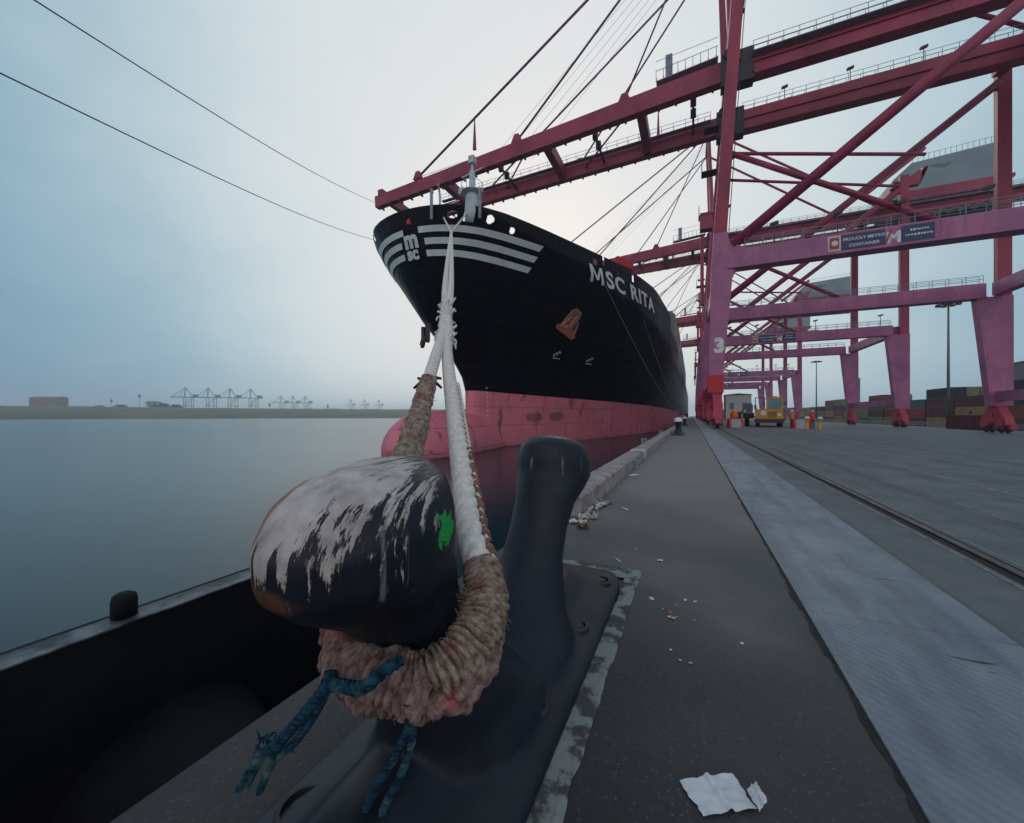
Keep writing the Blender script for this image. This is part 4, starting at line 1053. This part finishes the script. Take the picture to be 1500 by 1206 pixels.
    g.box(-5.4, -4.6, YN-.4, YN+.4, GZ+1.4, GZ+4.4); g.tube((-6.5, YN-.6, GZ+2.6), (.5, YN-.6, GZ+3.2), .035, 5); g.tube((-6.5, YN-.6, GZ+3.8), (.5, YN-.6, GZ+4.2), .03, 5)
    A(g, 'service_platform', 'galv')
    # leg ladders and landings seaward side
    for y in (0, W_):
        for k in range(3):
            z = 22.0+k*4.5; xx = -.45+(z-20)*.06; g = MB(); g.box(xx-1.4, xx, y-.5, y+.7, z, z+.08)
            g.tube((xx-1.35, y-.45, z), (xx-1.35, y-.45, z+1.1), .03, 5); g.tube((xx-1.35, y+.65, z), (xx-1.35, y+.65, z+1.1), .03, 5); g.tube((xx-1.35, y-.45, z+1.1), (xx-1.35, y+.65, z+1.1), .03, 5)
            A(g, 'landing', 'dark_steel')
    # elevator rail on far leg and small boxes
    g = MB(); g.box(-1.15, -.62, W_-.5, W_+.5, 19, 30); A(g, 'cable_duct', 'crane_red'); g = MB(); g.box(-1.6, -.4, -.5, .5, 20.6, 22.3); A(g, 'cable_box', 'crane_red')
    # floodlights
    for x_, zz in ((5, 18), (10, 18), (14.5, 18), (20, 18), (26, 18), (30, 18), (9, 43.2), (16, 43.2), (23, 43.2)):
        g = MB(); yy = -.3 if zz < 20 else YF
        g.tube((x_, yy, zz), (x_, yy, zz+1.9), .045, 6); g.beam((x_-.35, yy, zz+1.95), (x_+.35, yy, zz+2.1), .3, .25); A(g, 'floodlight', 'dark_steel')
    # machinery house and its frame
    hy0, hy1 = YN-.5, YF+.5
    g = MB(); g.prism([(32.4, 44.2), (34.4, 48.2), (37.2, 50.9), (51.0, 51.9), (51.0, 45.5), (38, 45.5), (35.5, 44.2)], hy0, hy1)
    hs = A(g, 'machinery_house', 'house')
    g = MB()
    for k in range(18):
        x_ = 37.4+k*.79; g.tube((x_, hy0+.1, 50.8+k*.055), (x_, hy0+.1, 52.2+k*.055), .035, 5)
    g.tube((37.4, hy0+.1, 52.1), (50.9, hy0+.1, 53.1), .035, 5); A(g, 'roof_railing', 'galv', False, hs)
    g = MB(); g.prism([(36.5, 45.4), (51.4, 45.4), (51.4, 44.8), (50, 43.5), (37, 43.5), (36, 44.4)], hy0-.3, hy1+.3); A(g, 'house_platform', 'crane_red', False, hs)
    g = MB(); g.box(34.5, 50.0, YN+.7, YF-.7, 40.6, 43.45)
    for k in range(9): g.wheel((35.5+k*1.7, YN-.9, 40.2), .6, .8, 'y', 12)
    A(g, 'winch_deck', 'dark_steel')
    g = MB(); g.prism([(LX-1.1, 43.5), (LX+4.2, 46.5), (LX+3.4, 46.5), (LX+3.0, 43.5)], -.1, .9); g.beam((LX-4.8, .2, 43.5), (LX+3.6, .2, 50.0), .8, .8); A(g, 'house_bracket', 'crane_red')
    # sign board on near portal beam
    for k, (xa, xb, m) in enumerate(((9.2, 10.15, 'white'), (10.22, 13.3, 'bluesign'), (14.45, 16.6, 'bluesign'))):
        g = MB(); g.box(xa, xb, -.60, -.553, 16.42, 17.78); A(g, 'sign_board', m)
    g = MB(); g.box(9.31, 10.04, -.63, -.603, 16.56, 17.64); A(g, 'sign_emblem', 'signred')
    g = MB(); g.path([(9.7, -.632, 17.1), (9.7, -.655, 17.1)], .24, 14); A(g, 'sign_emblem', 'white')
    def ftext(txt, x, z, size, m, sp=1.0, bold=.02, ybase=-.61, name='sign_lettering'):
        vs, fs = text_mesh(txt, size, bold, sp, .008); g = MB(); g.add([(x+v.x, ybase-v.z, z+v.y) for v in vs], fs); return A(g, name, m)
    ftext('PROUDLY METRO', 10.32, 17.2, .37, 'white', 1.0, .005); ftext('CONTAINER', 10.75, 16.62, .37, 'white', 1.05, .005)
    ftext('M', 13.38, 16.5, 1.35, 'white', 1, .05, -.57); 
    g = MB(); g.beam((13.35, -.62, 16.5), (13.75, -.62, 17.65), .04, .16, up=(1, 0, 0)); A(g, 'sign_emblem', 'signred')
    rnd = random.Random(5)
    for zz, xa, xb in ((17.36, 15.0, 16.2), (16.95, 14.7, 16.4)):
        x_ = xa
        while x_ < xb: wd_ = rnd.uniform(.06, .16); g = MB(); g.box(x_, x_+wd_, -.625, -.602, zz-rnd.uniform(.05, .1), zz+rnd.uniform(.05, .1)); A(g, 'sign_lettering', 'white'); x_ += wd_+.07
    if number:
        ftext(number, -.30, 7.75, 1.95, 'white', 1, .11, -.625, 'crane_number')
    return r
c3 = crane(2.33, 45, 'nearest red gantry crane with a white number on its pale mauve leg', '3')
def crane_copy(y, label):
    r = c3.copy(); COL.objects.link(r); r.location = (2.33, y, 0); r['label'] = label
    for ch_ in list(c3.children):
        if ch_.name.startswith('crane_number'): continue
        c = ch_.copy(); COL.objects.link(c); c.parent = r
        for g_ in ch_.children:
            d = g_.copy(); COL.objects.link(d); d.parent = c
    return r
crane_copy(94, 'second red gantry crane, its grey machinery house showing at right behind the nearest crane')
crane_copy(170, 'third red gantry crane farther along the quay, behind the yellow truck')
crane_copy(226, 'farthest red gantry crane at the end of the row on the quay')

# ------------------------------------------------------------------ quay equipment
def at(px, d): v = FW*d+RT*((px-765)/F0*d); return Vector((v.x, v.y, 0))
tp = at(1126, 43); tp.z = gz(tp.x)
tr = empty('yard_truck', tp, 'yellow terminal truck with a big windscreen standing beside the crane leg', 'truck', None, math.radians(-8))
def T(g, name, m, par=tr, smooth=False): return g.build(name, m, par, smooth=smooth)
g = MB(); g.prism([(-1.3, .9), (1.35, .9), (1.35, 1.75), (1.25, 1.95), (-1.3, 1.95)], -.1, 2.4); g.box(-1.25, 1.2, 2.4, 7.5, .85, 1.15)
g.box(-.25, 1.35, .9, 2.4, 1.95, 2.05); T(g, 'body', 'yellow')
g = MB()
for k in range(5): g.box(-.05, .7, -.13, -.102, 1.05+k*.13, 1.11+k*.13)
T(g, 'grille', 'dark_steel')
for x_ in (-1.42, 1.22):
    g = MB(); g.box(x_, x_+.25, .25, 1.6, 1.12, 1.22); T(g, 'mudguard', 'dark_steel')
for x_ in (-.45, 1.52):
    g = MB(); g.tube((x_, .1, 2.9), (x_, -.15, 2.7), .02, 5); g.box(x_-.08, x_+.08, -.2, -.15, 2.35, 2.75); T(g, 'mirror', 'dark_steel')
cab = MB(); 
for x_, y_ in ((-.15, .05), (1.27, .05), (-.15, 1.7), (1.27, 1.7)): cab.box(x_-.07, x_+.07, y_-.06, y_+.06, 1.95, 3.1)
cab.box(-.28, 1.4, -.05, 1.85, 3.1, 3.28); cab.box(.3, .8, .3, 1.3, 3.28, 3.4); cb = T(cab, 'cab', 'yellow')
g = MB(); g.box(-.08, 1.2, .0, .03, 1.96, 3.09); g.box(-.16, -.13, .12, 1.63, 1.96, 3.09); T(g, 'windscreen', 'glass', cb)
g = MB(); g.box(-1.3, -.32, .0, .06, 1.96, 3.1); g2 = MB()
g2.box(-1.3, -.34, 0, .08, 3.2, 3.28); T(g2, 'guard_bar', 'dark_steel')
for xx in (-1.3, -.42): g = MB(); g.box(xx, xx+.08, 0, .08, 1.95, 3.2); T(g, 'guard_post', 'dark_steel')
g = MB(); g.path([(-.5, -.16, 1.55), (-.5, -.11, 1.55)], .28, 16); T(g, 'headlamp', 'white')
g = MB(); g.path([(1.0, -.16, 1.35), (1.0, -.11, 1.35)], .17, 16); T(g, 'headlamp', 'white')
g = MB(); g.box(-1.35, 1.4, -.3, -.1, .45, .9); g.box(-1.2, 1.25, -.1, 7.4, .6, .84); T(g, 'bumper', 'dark_steel')
for x_ in (-1.05, 1.1):
    for y_ in (.9, 4.8, 6.2):
        g = MB(); g.wheel((x_, y_, .55), .55, .4, 'x', 22); wh = T(g, 'wheel', 'tyre'); g = MB(); g.wheel((x_, y_, .55), .24, .44, 'x', 14); T(g, 'rim', 'yellow', wh)
g = MB(); g.box(-2.6, -1.45, 3.0, 6.5, .9, 1.6); g.beam((-1.9, 2, 1.2), (-2.1, 9, 2.6), .7, .6); g.box(-1.1, .9, 3.0, 4.6, 1.16, 1.8)
for k in range(4): g.tube((-2.7+.5*k, 3, 1.6), (-2.4+.35*k, 6.0, 2.5), .12, 8)
T(g, 'engine_and_boom', 'dark_steel')
g = MB()
for y_ in (3.4, 5.6): g.wheel((-2.2, y_, .55), .55, .45, 'x', 20)
T(g, 'wheel', 'tyre')

def barrier(px, d, label, wd=2.0):
    p = at(px, d); p.z = gz(p.x); r = empty('water_barrier', p, label, 'barrier', 'grey barriers with red ends near the truck', math.atan2(RT.y, RT.x))
    g = MB(); g.prism([(-.3, 0), (.3, 0), (.22, .3), (.12, .9), (-.12, .9), (-.22, .3)], -wd/2+.25, wd/2-.25, 'x'); g.build('body', 'greyplastic', r)
    for sg in (-1, 1):
        g = MB(); g.prism([(-.31, 0), (.31, 0), (.23, .3), (.13, .95), (-.13, .95), (-.23, .3)], sg*wd/2-.0 if sg < 0 else wd/2-.25, sg*wd/2+.25 if sg < 0 else wd/2, 'x'); g.build('end_panel', 'redcloth', r)
    return r
barrier(1077, 41, 'grey barrier with red ends standing left of the yellow truck', 1.5)
barrier(1173, 39, 'grey barrier with a red end standing between the two workers', 1.7)
lp = at(1076, 40.8); r = empty('warning_drum', Vector((lp.x, lp.y, gz(lp.x))), 'orange rounded drum lamp standing behind the grey barrier beside the crane leg', 'lamp')
g = MB(); g.lathe([(.28, 0), (.28, .05), (.06, .08), (.06, .9), (.3, .95), (.36, 1.1), (.38, 1.35), (.3, 1.6), (.1, 1.68)], (0, .5, 0), 18); g.build('drum', 'orange', r, True)
g = MB(); g.lathe([(.18, 0), (.2, .1), (.1, .22)], (0, .5, 1.68), 14); g.build('lamp_lens', 'helmet', r, True)

# people
def person(px, d, label, vest, hat, arms, rz=0, hscale=1.0):
    p = at(px, d); p.z = gz(p.x); r = empty('person', p, label, 'person', None, rz+YAW)
    J = {'pel': (0, 0, .98), 'chest': (0, .01, 1.32), 'neck': (0, .02, 1.50), 'head': (0, 0, 1.62), 'top': (0, 0, 1.72)}
    verts = [(0, 0, .96), (0, 0, 1.15), (0, .01, 1.38), (0, .02, 1.5), (0, 0, 1.6), (0, -.01, 1.70),
             (-.10, 0, .92), (-.13, -.03, .50), (-.14, .02, .09), (-.15, -.12, .04), (.10, 0, .92), (.14, .0, .50), (.15, .06, .09), (.16, -.09, .04)]
    rad = [.15, .14, .16, .06, .085, .09, .10, .07, .05, .045, .10, .07, .05, .045]
    ed = [(0, 1), (1, 2), (2, 3), (3, 4), (4, 5), (0, 6), (6, 7), (7, 8), (8, 9), (0, 10), (10, 11), (11, 12), (12, 13)]
    for sg, (el, hn) in zip((-1, 1), arms):
        i = len(verts); verts += [(sg*.19, 0, 1.42), el, hn]; rad += [.065, .045, .035]; ed += [(2, i), (i, i+1), (i+1, i+2)]
        for f in range(5):
            e = Vector(hn)-Vector(el); e.normalize(); sd = Vector((sg*(-.02+.01*f), -.02+.01*f, 0)); h_ = Vector(hn)
            j = len(verts); verts += [tuple(h_+sd+e*.05), tuple(h_+sd*1.3+e*(.09 if f else .06))]; rad += [.011, .009]; ed += [(i+2, j), (j, j+1)]
    me = bpy.data.meshes.new('body'); me.from_pydata(verts, ed, []); o = bpy.data.objects.new('body', me); COL.objects.link(o); o.parent = r
    me.materials.append(M['trouser']); o.modifiers.new('k', 'SKIN')
    for v, rr in zip(me.skin_vertices[0].data, rad): v.radius = (rr, rr)
    me.skin_vertices[0].data[0].use_root = True
    o.modifiers.new('s', 'SUBSURF').levels = 1; o.modifiers['s'].render_levels = 1
    g = MB(); rows = [[(rx*math.cos(a), ry*math.sin(a)+.005, z) for a in [2*PI*k/18 for k in range(18)]] for z, rx, ry in ((.92, .19, .15), (1.1, .185, .145), (1.3, .215, .16), (1.43, .22, .15), (1.50, .12, .10), (1.52, .07, .07))]
    g.grid(rows, close=True); g.build('vest', vest, r, True)
    g = MB(); g.lathe([(.10, 1.52), (.105, 1.60), (.095, 1.66)], (0, -.012, 0), 14, .9, 1); g.box(-.015, .015, -.135, -.1, 1.58, 1.62); g.build('face', 'skin', r, True)
    g = MB(); g.lathe([(.16, 1.665), (.15, 1.68), (.125, 1.70), (.12, 1.76), (.08, 1.82), (.02, 1.84)], (0, -.01, 0), 18, .95, 1.1); g.build('helmet', hat, r, True)
    return r
person(1160, 39, 'worker in an orange vest and white helmet standing right of the yellow truck', 'orange', 'white', (((-.27, .02, 1.18), (-.22, -.12, .98)), ((.27, .02, 1.18), (.20, -.14, 1.0))))
person(1190, 36.5, 'worker in a red vest and yellow helmet standing between two short yellow posts', 'redcloth', 'helmet', (((-.36, .0, 1.22), (-.48, -.12, 1.05)), ((.36, .0, 1.22), (.50, -.12, 1.05))))
for px, side in ((1182.3, 'left'), (1201, 'right')):
    p = at(px, 36.3); p.z = gz(p.x); r = empty('marker_post', p, 'short yellow post with pale top on the %s of the red vested worker' % side, 'post', 'yellow posts beside the worker')
    g = MB(); g.lathe([(.22, 0), (.22, .06), (.12, .09), (.11, .95), (.13, .98)], (0, 0, 0), 14); g.build('post', 'yellow', r, True)
    g = MB(); g.lathe([(.2, 0), (.22, .08), (.16, .2), (.04, .22)], (0, 0, .98), 14); g.build('cap', 'helmet_pale' if 'helmet_pale' in M else 'white', r, True)
# white shed far down the quay and crane-side cabinets
def block(name, x0, x1, y0, y1, z1, m, label, cat, rib=.0):
    r = empty(name, ((x0+x1)/2, y0, gz(x0)-.3), label, cat); ox, oy, oz = r.location
    g = MB(); g.box(x0-ox, x1-ox, 0, y1-y0, 0, z1-oz); g.build('wall', m, r)
    g = MB(); g.prism([(x0-ox-.2, z1-oz), (x1-ox+.2, z1-oz), (x1-ox+.2, z1-oz+.15), ((x0+x1)/2-ox, z1-oz+.5), (x0-ox-.2, z1-oz+.15)], -.2, y1-y0+.2); g.build('roof', 'pole', r)
    n = max(2, int((x1-x0)/3))
    for k in range(n):
        xx = x0-ox+(x1-x0)*(k+.3)/n; g = MB(); g.box(xx, xx+1.1, -.04, -.003, (z1-oz)*.45, (z1-oz)*.7); g.build('window', 'glass', r)
    g = MB(); g.box(-.8, .8, -.05, -.004, 0, min(2.6, z1-oz-.3)); g.build('door', 'dark_steel', r)
    return r
block('site_shed', 9, 15.5, 128, 136, 7.2, 'white', 'white shed far down the quay behind the barrier', 'shed')
block('control_building', 80, 88, 143, 155, 15.5, 'building', 'plain grey block rising above the container stacks at far right', 'building')
block('control_tower', 78, 82, 262, 267, 21, 'building', 'slim grey tower behind the yard between crane legs', 'tower')
# guard fence before the container rows
g = MB()
for k in range(90):
    y = 62+k*3.2; g.tube((50, y, gz(50)-.05), (50, y, gz(50)+1.2), .06, 6)
for z in (.5, .85, 1.15): g.beam((50, 62, gz(50)+z), (50, 347, gz(50)+z), .05, .18)
tag(g.build('guard_fence', 'galv'), 'long low grey guard rail in front of the container row', 'fence')
# light masts
def mast(x, y, h, label):
    r = empty('light_mast', (x, y, gz(x)), label, 'lamp', 'tall yard light masts')
    g = MB(); g.tube((0, 0, 0), (0, 0, h), .38, 12, .18); g.build('pole', 'pole', r, True)
    g = MB(); g.tube((0, 0, h), (0, 0, h+.3), 1.1, 14)
    for k in range(8): th = k*PI/4; g.box(1.9*math.cos(th)-.45, 1.9*math.cos(th)+.45, 1.9*math.sin(th)-.35, 1.9*math.sin(th)+.35, h-.35, h+.1); g.beam((0, 0, h+.1), (1.9*math.cos(th), 1.9*math.sin(th), h), .1, .1)
    g.build('lamp_ring', 'dark_steel', r)
mast(59.0, 132.5, 31, 'tall grey light mast rising above the container stacks at right')
mast(59, 246, 31, 'slim distant light mast seen between the landside crane legs')
mast(95, 250, 31, 'far light mast over the green topped container row')
mast(120, 240, 27, 'small far light mast near the right edge')

# ------------------------------------------------------------------ far shore
g = MB(); rows = []; random.seed(12)
nA = 120
for j, (dist, z) in enumerate(((690, WZ-.5), (700, WZ+1.5), (760, 5.0), (840, 10.5), (960, 16), (1100, 18), (6000, 19))):
    row = []
    for i in range(nA+1):
        az = math.radians(-118+i*1.2)
        dd = dist*(1+.02*noise.noise(Vector((i*.3, j, 0)))) if j < 6 else dist
        zz = z+(1.4*noise.noise(Vector((i*.5, j*3, 1))) if 1 < j < 6 else 0)
        row.append((dd*math.sin(az), dd*math.cos(az), zz))
    rows.append(row)
rows = [[p for p in r if p[0] < -60 or True] for r in rows]
keep = [i for i in range(nA+1) if rows[1][i][0] < -90]
rows = [[r[i] for i in keep] for r in rows]
g.grid(rows); tag(g.build('far_shore', 'marsh', None, True), kind='structure')
def far(px, d): return FW*d+RT*((px-765)/F0*d)
# distant cranes: portal, boom, A-frame
def far_crane():
    g = MB()
    for x in (0, 28):
        for y in (0, 18): g.beam((x, y, 0), (x, y, 42), 1.8, 1.8)
        g.beam((x, 0, 16), (x, 18, 16), 1.6, 1.6)
    for y in (0, 18): g.beam((0, y, 16), (28, y, 16), 1.6, 1.8); g.beam((0, y, 17), (28, y, 41), 1.2, 1.2)
    for y in (6, 12):
        g.beam((-48, y, 40), (50, y, 42), 1.6, 2.6); g.beam((0, y, 42), (3, y, 70), 1.6, 1.6); g.beam((3, y, 70), (-42, y, 42), .7, .7); g.beam((3, y, 70), (28, y, 43), 1.0, 1.0); g.beam((3, y, 70), (-20, y, 42), .6, .6)
    g.box(30, 46, 4, 14, 43, 50)
    return g
FC = None
spots = [(272, 1150, 'A'), (306, 1170, 'A'), (338, 1190, 'A'), (368, 1210, 'A'), (412, 1700, 'B'), (430, 1720, 'B'), (448, 1740, 'B'), (515, 2500, 'C'), (535, 2500, 'C'), (556, 2550, 'C')]
gl_ = {'A': ('hazy blue dockside crane in the group of four across the water', 'four hazy cranes across the water'), 'B': ('very faint dockside crane in the middle distant group across the water', 'faint cranes in the middle distance'), 'C': ('barely visible pale crane on the farthest shore left of the ship', 'palest cranes on the farthest shore')}
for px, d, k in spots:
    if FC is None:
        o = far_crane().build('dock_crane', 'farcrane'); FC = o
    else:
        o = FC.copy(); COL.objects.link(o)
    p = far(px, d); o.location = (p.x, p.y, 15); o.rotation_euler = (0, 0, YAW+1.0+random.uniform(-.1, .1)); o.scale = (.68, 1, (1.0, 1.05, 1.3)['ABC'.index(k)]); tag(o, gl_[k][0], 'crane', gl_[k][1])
# long brick shed at left
p = far(66, 820); r = empty('brick_shed', (p.x, p.y, 9), 'long low brick brown shed on the far shore at the left edge', 'building', None, YAW)
g = MB(); g.box(-34, 26, 0, 20, 0, 30); g.build('wall', 'brick', r)
g = MB(); g.prism([(-1, 30), (21, 30), (10, 33)], -35, 27, 'x'); g.build('roof', 'building', r)
g = MB()
for k in range(8): g = MB(); g.box(-31+k*7, -28+k*7, -.2, -.02, 17, 22); g.build('window', 'dark_steel', r)
# far sheds and poles
for px, d, wd, h in ((107, 1300, 30, 17), (130, 1320, 26, 16)):
    p = far(px, d); r = empty('gantry_shed', (p.x, p.y, 17), 'hazy low flat roofed shed beyond the marsh, %s one' % ('left' if px < 120 else 'right'), 'building', None, YAW)
    g = MB(); g.box(-wd, wd, 0, 12, h-4, h); g.build('roof', 'farcrane', r)
    g = MB()
    for k in range(5): g = MB(); g.box(-wd+k*wd*.48, -wd+k*wd*.48+2, 0, 2, 0, h-4); g.build('column', 'farcrane', r)
for px, d, h in ((163, 1000, 30), (204, 900, 38), (395, 1000, 20), (480, 1000, 16)):
    p = far(px, d); r = empty('radio_mast', (p.x, p.y, 15), 'thin dark mast on the far shore ' + {163: 'near the left sheds', 204: 'with a box near its top', 395: 'right of the four hazy cranes', 480: 'below the middle crane group'}[px], 'mast')
    g = MB(); g.tube((0, 0, 0), (0, 0, h), .5, 6); g.build('pole', 'pole', r)
    g = MB(); g.box(-2, 2, -2, 2, h-9, h-4); g.beam((-4, 0, h-2), (4, 0, h-2), .6, .6); g.build('antenna', 'pole', r)
def tree(px, d, h, w_, label, seed):
    random.seed(seed); p = far(px, d); r = empty('shore_tree', (p.x, p.y, 12), label, 'tree', 'dark trees on the far shore')
    g = MB(); g.tube((0, 0, 0), (0, 0, h*.6), .7, 7, .3)
    for k in range(6):
        a = k*1.1; g.tube((0, 0, h*.35), (w_*.6*math.cos(a), w_*.6*math.sin(a), h*.7), .3, 5, .1)
    g.build('trunk', 'bark', r)
    g = MB()
    for k in range(420):
        a = random.uniform(0, 2*PI); t = random.random()**.6; z = h*(.35+.62*random.random()); rr = w_*t*math.sqrt(max(.05, 1-((z/h-.6)/.45)**2))*(1+.35*noise.noise(Vector((a*1.5, z*.3, seed))))
        c = Vector((rr*math.cos(a), rr*math.sin(a), z)); s_ = random.uniform(.5, 1.1); u = Vector((random.gauss(0, 1), random.gauss(0, 1), random.gauss(0, 1))).normalized(); v = u.orthogonal().normalized()*s_; u = u.cross(v).normalized()*s_
        g.add([c-u-v, c+u-v*.6, c+u*.7+v, c-u*.8+v], [(0, 1, 2, 3)])
    g.build('crown', 'leaf', r, fix=False)
for k, (px, d, h, w_, lb) in enumerate(((146, 800, 10, 9, 'small dark tree on the far shore just right of the low sheds'), (177, 820, 12, 12, 'dark rounded tree between the two thin shore masts'), (226, 800, 19, 15, 'largest dark tree left of the four hazy cranes'), (240, 790, 14, 10, 'dark tree leaning against the right of the largest shore tree'), (258, 800, 12, 10, 'low dark tree directly below the first hazy crane'))): tree(px, d, h, w_, lb, 30+k)

# ------------------------------------------------------------------ litter
def paper(px, py, sx_, sy_, m, label, group, seed, crumple=.3, rz=None):
    random.seed(seed)
    d = H*F0/(py-609.0); p = FW*d+RT*((px-765)/F0*d)
    g = MB(); n = 9; rows = []
    for i in range(n):
        row = []
        for j in range(n):
            u = i/(n-1)-.5; v = j/(n-1)-.5
            hgt = crumple*min(sx_, sy_)*(abs(noise.noise(Vector((u*3+seed, v*3, seed*.7))))*1.6+.15*random.random())
            jj = crumple*.12
            row.append(((u*(1+jj*random.uniform(-1, 1)))*sx_, (v*(1+jj*random.uniform(-1, 1)))*sy_, .004+hgt))
        rows.append(row)
    g.grid(rows); o = g.build('litter', m, None); o.location = (p.x, p.y, gz(p.x)); o.rotation_euler = (0, 0, random.uniform(0, PI) if rz is None else rz)
    tag(o, label, 'litter', group); return o
M['paper'] = mat('paper', (.72, .74, .78), .8, (.55, .57, .6), 8)
M['paper_dirty'] = mat('paper_dirty', (.52, .47, .42), .9, (.28, .22, .18), 20)
M['orange_peel'] = mat('orange_peel', (.55, .2, .05), .8)
# folded paper at the bottom edge
def gp(px, py, z=.006): 
    d = (H-z)*F0/(py-609.0); v = FW*d+RT*((px-765)/F0*d); return Vector((v.x, v.y, z))
g = MB(); random.seed(31)
def sheet(c00, c10, c11, c01, n, amp, sd):
    rows = []
    for i in range(n+1):
        row = []
        for j in range(n+1):
            u, v = i/n, j/n
            p = c00*(1-u)*(1-v)+c10*u*(1-v)+c11*u*v+c01*(1-u)*v
            q = Vector((u*2.3+sd, v*2.3, sd)); cell = noise.cell_vector(q*2.0)
            hgt = amp*(abs(noise.noise(q*1.3))*1.7+.35*abs(noise.noise(q*4)))+(amp*1.4 if abs(u-.52) < .03 else 0)
            jx = noise.noise(q*3)*.006
            row.append(p+Vector((jx, jx*.7, hgt)))
        rows.append(row)
    g.grid(rows)
sheet(gp(995, 1144), gp(1072, 1133), gp(1108, 1186), gp(1030, 1196), 22, .006, 3.1)
sheet(gp(1094, 1158, .02), gp(1108, 1146, .055), gp(1124, 1174, .02), gp(1112, 1190, .012), 12, .006, 9.4)
o = g.build('paper_sheet', 'paper'); tag(o, 'white folded sheet of paper lying on the asphalt at the bottom edge', 'paper'); o.modifiers.new('s', 'SOLIDIFY').thickness = .0006
random.seed(77)
for k in range(20):
    t = random.random(); px = 842+t*46+random.uniform(-6, 6); py = 773-t*36+random.uniform(-6, 6)
    paper(px, py, random.uniform(.08, .17), random.uniform(.06, .13), random.choice(['paper', 'paper_dirty', 'paper_dirty', 'rope_brown', 'paper']), 'crumpled scrap in the litter heap against the kerb behind the bollard', 'litter heap by the kerb', k+1, .55)
for k, (px, py, a, b_, m, lab) in enumerate(((982, 899, .035, .02, 'orange_peel', 'small orange scrap on the dark asphalt, right of the grout corner'), (984, 906, .045, .03, 'paper_dirty', 'pale crumpled scrap just below the orange one'), (1087, 944, .02, .02, 'paper', 'tiny white scrap alone in the middle of the asphalt'),
        (967, 822, .05, .03, 'paper', 'white scrap on the asphalt beyond the grout corner'), (915, 746, .14, .03, 'paper', 'white strip of litter right of the litter heap'), (928, 697, .3, .06, 'paper', 'long pale strip of litter under the kerb bracket'), (1012, 973, .02, .015, 'paper_dirty', 'small grey chip on the near asphalt'), (905, 821, .12, .02, 'paper_dirty', 'thin pale twig like strip above the grout corner'))):
    paper(px, py, a, b_, m, lab, None, 60+k, .3)
random.seed(13)
for k in range(26):
    px = random.uniform(880, 1030); py = random.uniform(690, 1000)
    if px < 950 and py > 810: continue
    paper(px, py, random.uniform(.01, .03), random.uniform(.01, .02), random.choice(['paper', 'paper_dirty']), 'tiny pale scrap scattered on the asphalt beyond the bollard', 'scattered pale scraps', 200+k, .3)

# ------------------------------------------------------------------ haze
hz = MB(); hz.box(-3300, 3300, -600, 3300, WZ-1, 76)
hm = bpy.data.materials.new('haze'); hm.use_nodes = True; hn = hm.node_tree; 
for n in list(hn.nodes):
    if n.type != 'OUTPUT_MATERIAL': hn.nodes.remove(n)
pv = hn.nodes.new('ShaderNodeVolumePrincipled'); pv.inputs['Density'].default_value = .00038; pv.inputs['Color'].default_value = (.80, .91, 1, 1); pv.inputs['Anisotropy'].default_value = .3
hn.links.new(pv.outputs[0], [n for n in hn.nodes if n.type == 'OUTPUT_MATERIAL'][0].inputs['Volume'])
tag(hz.build('haze', hm), kind='stuff')
sc.cycles.volume_bounces = 1; sc.cycles.max_bounces = 6
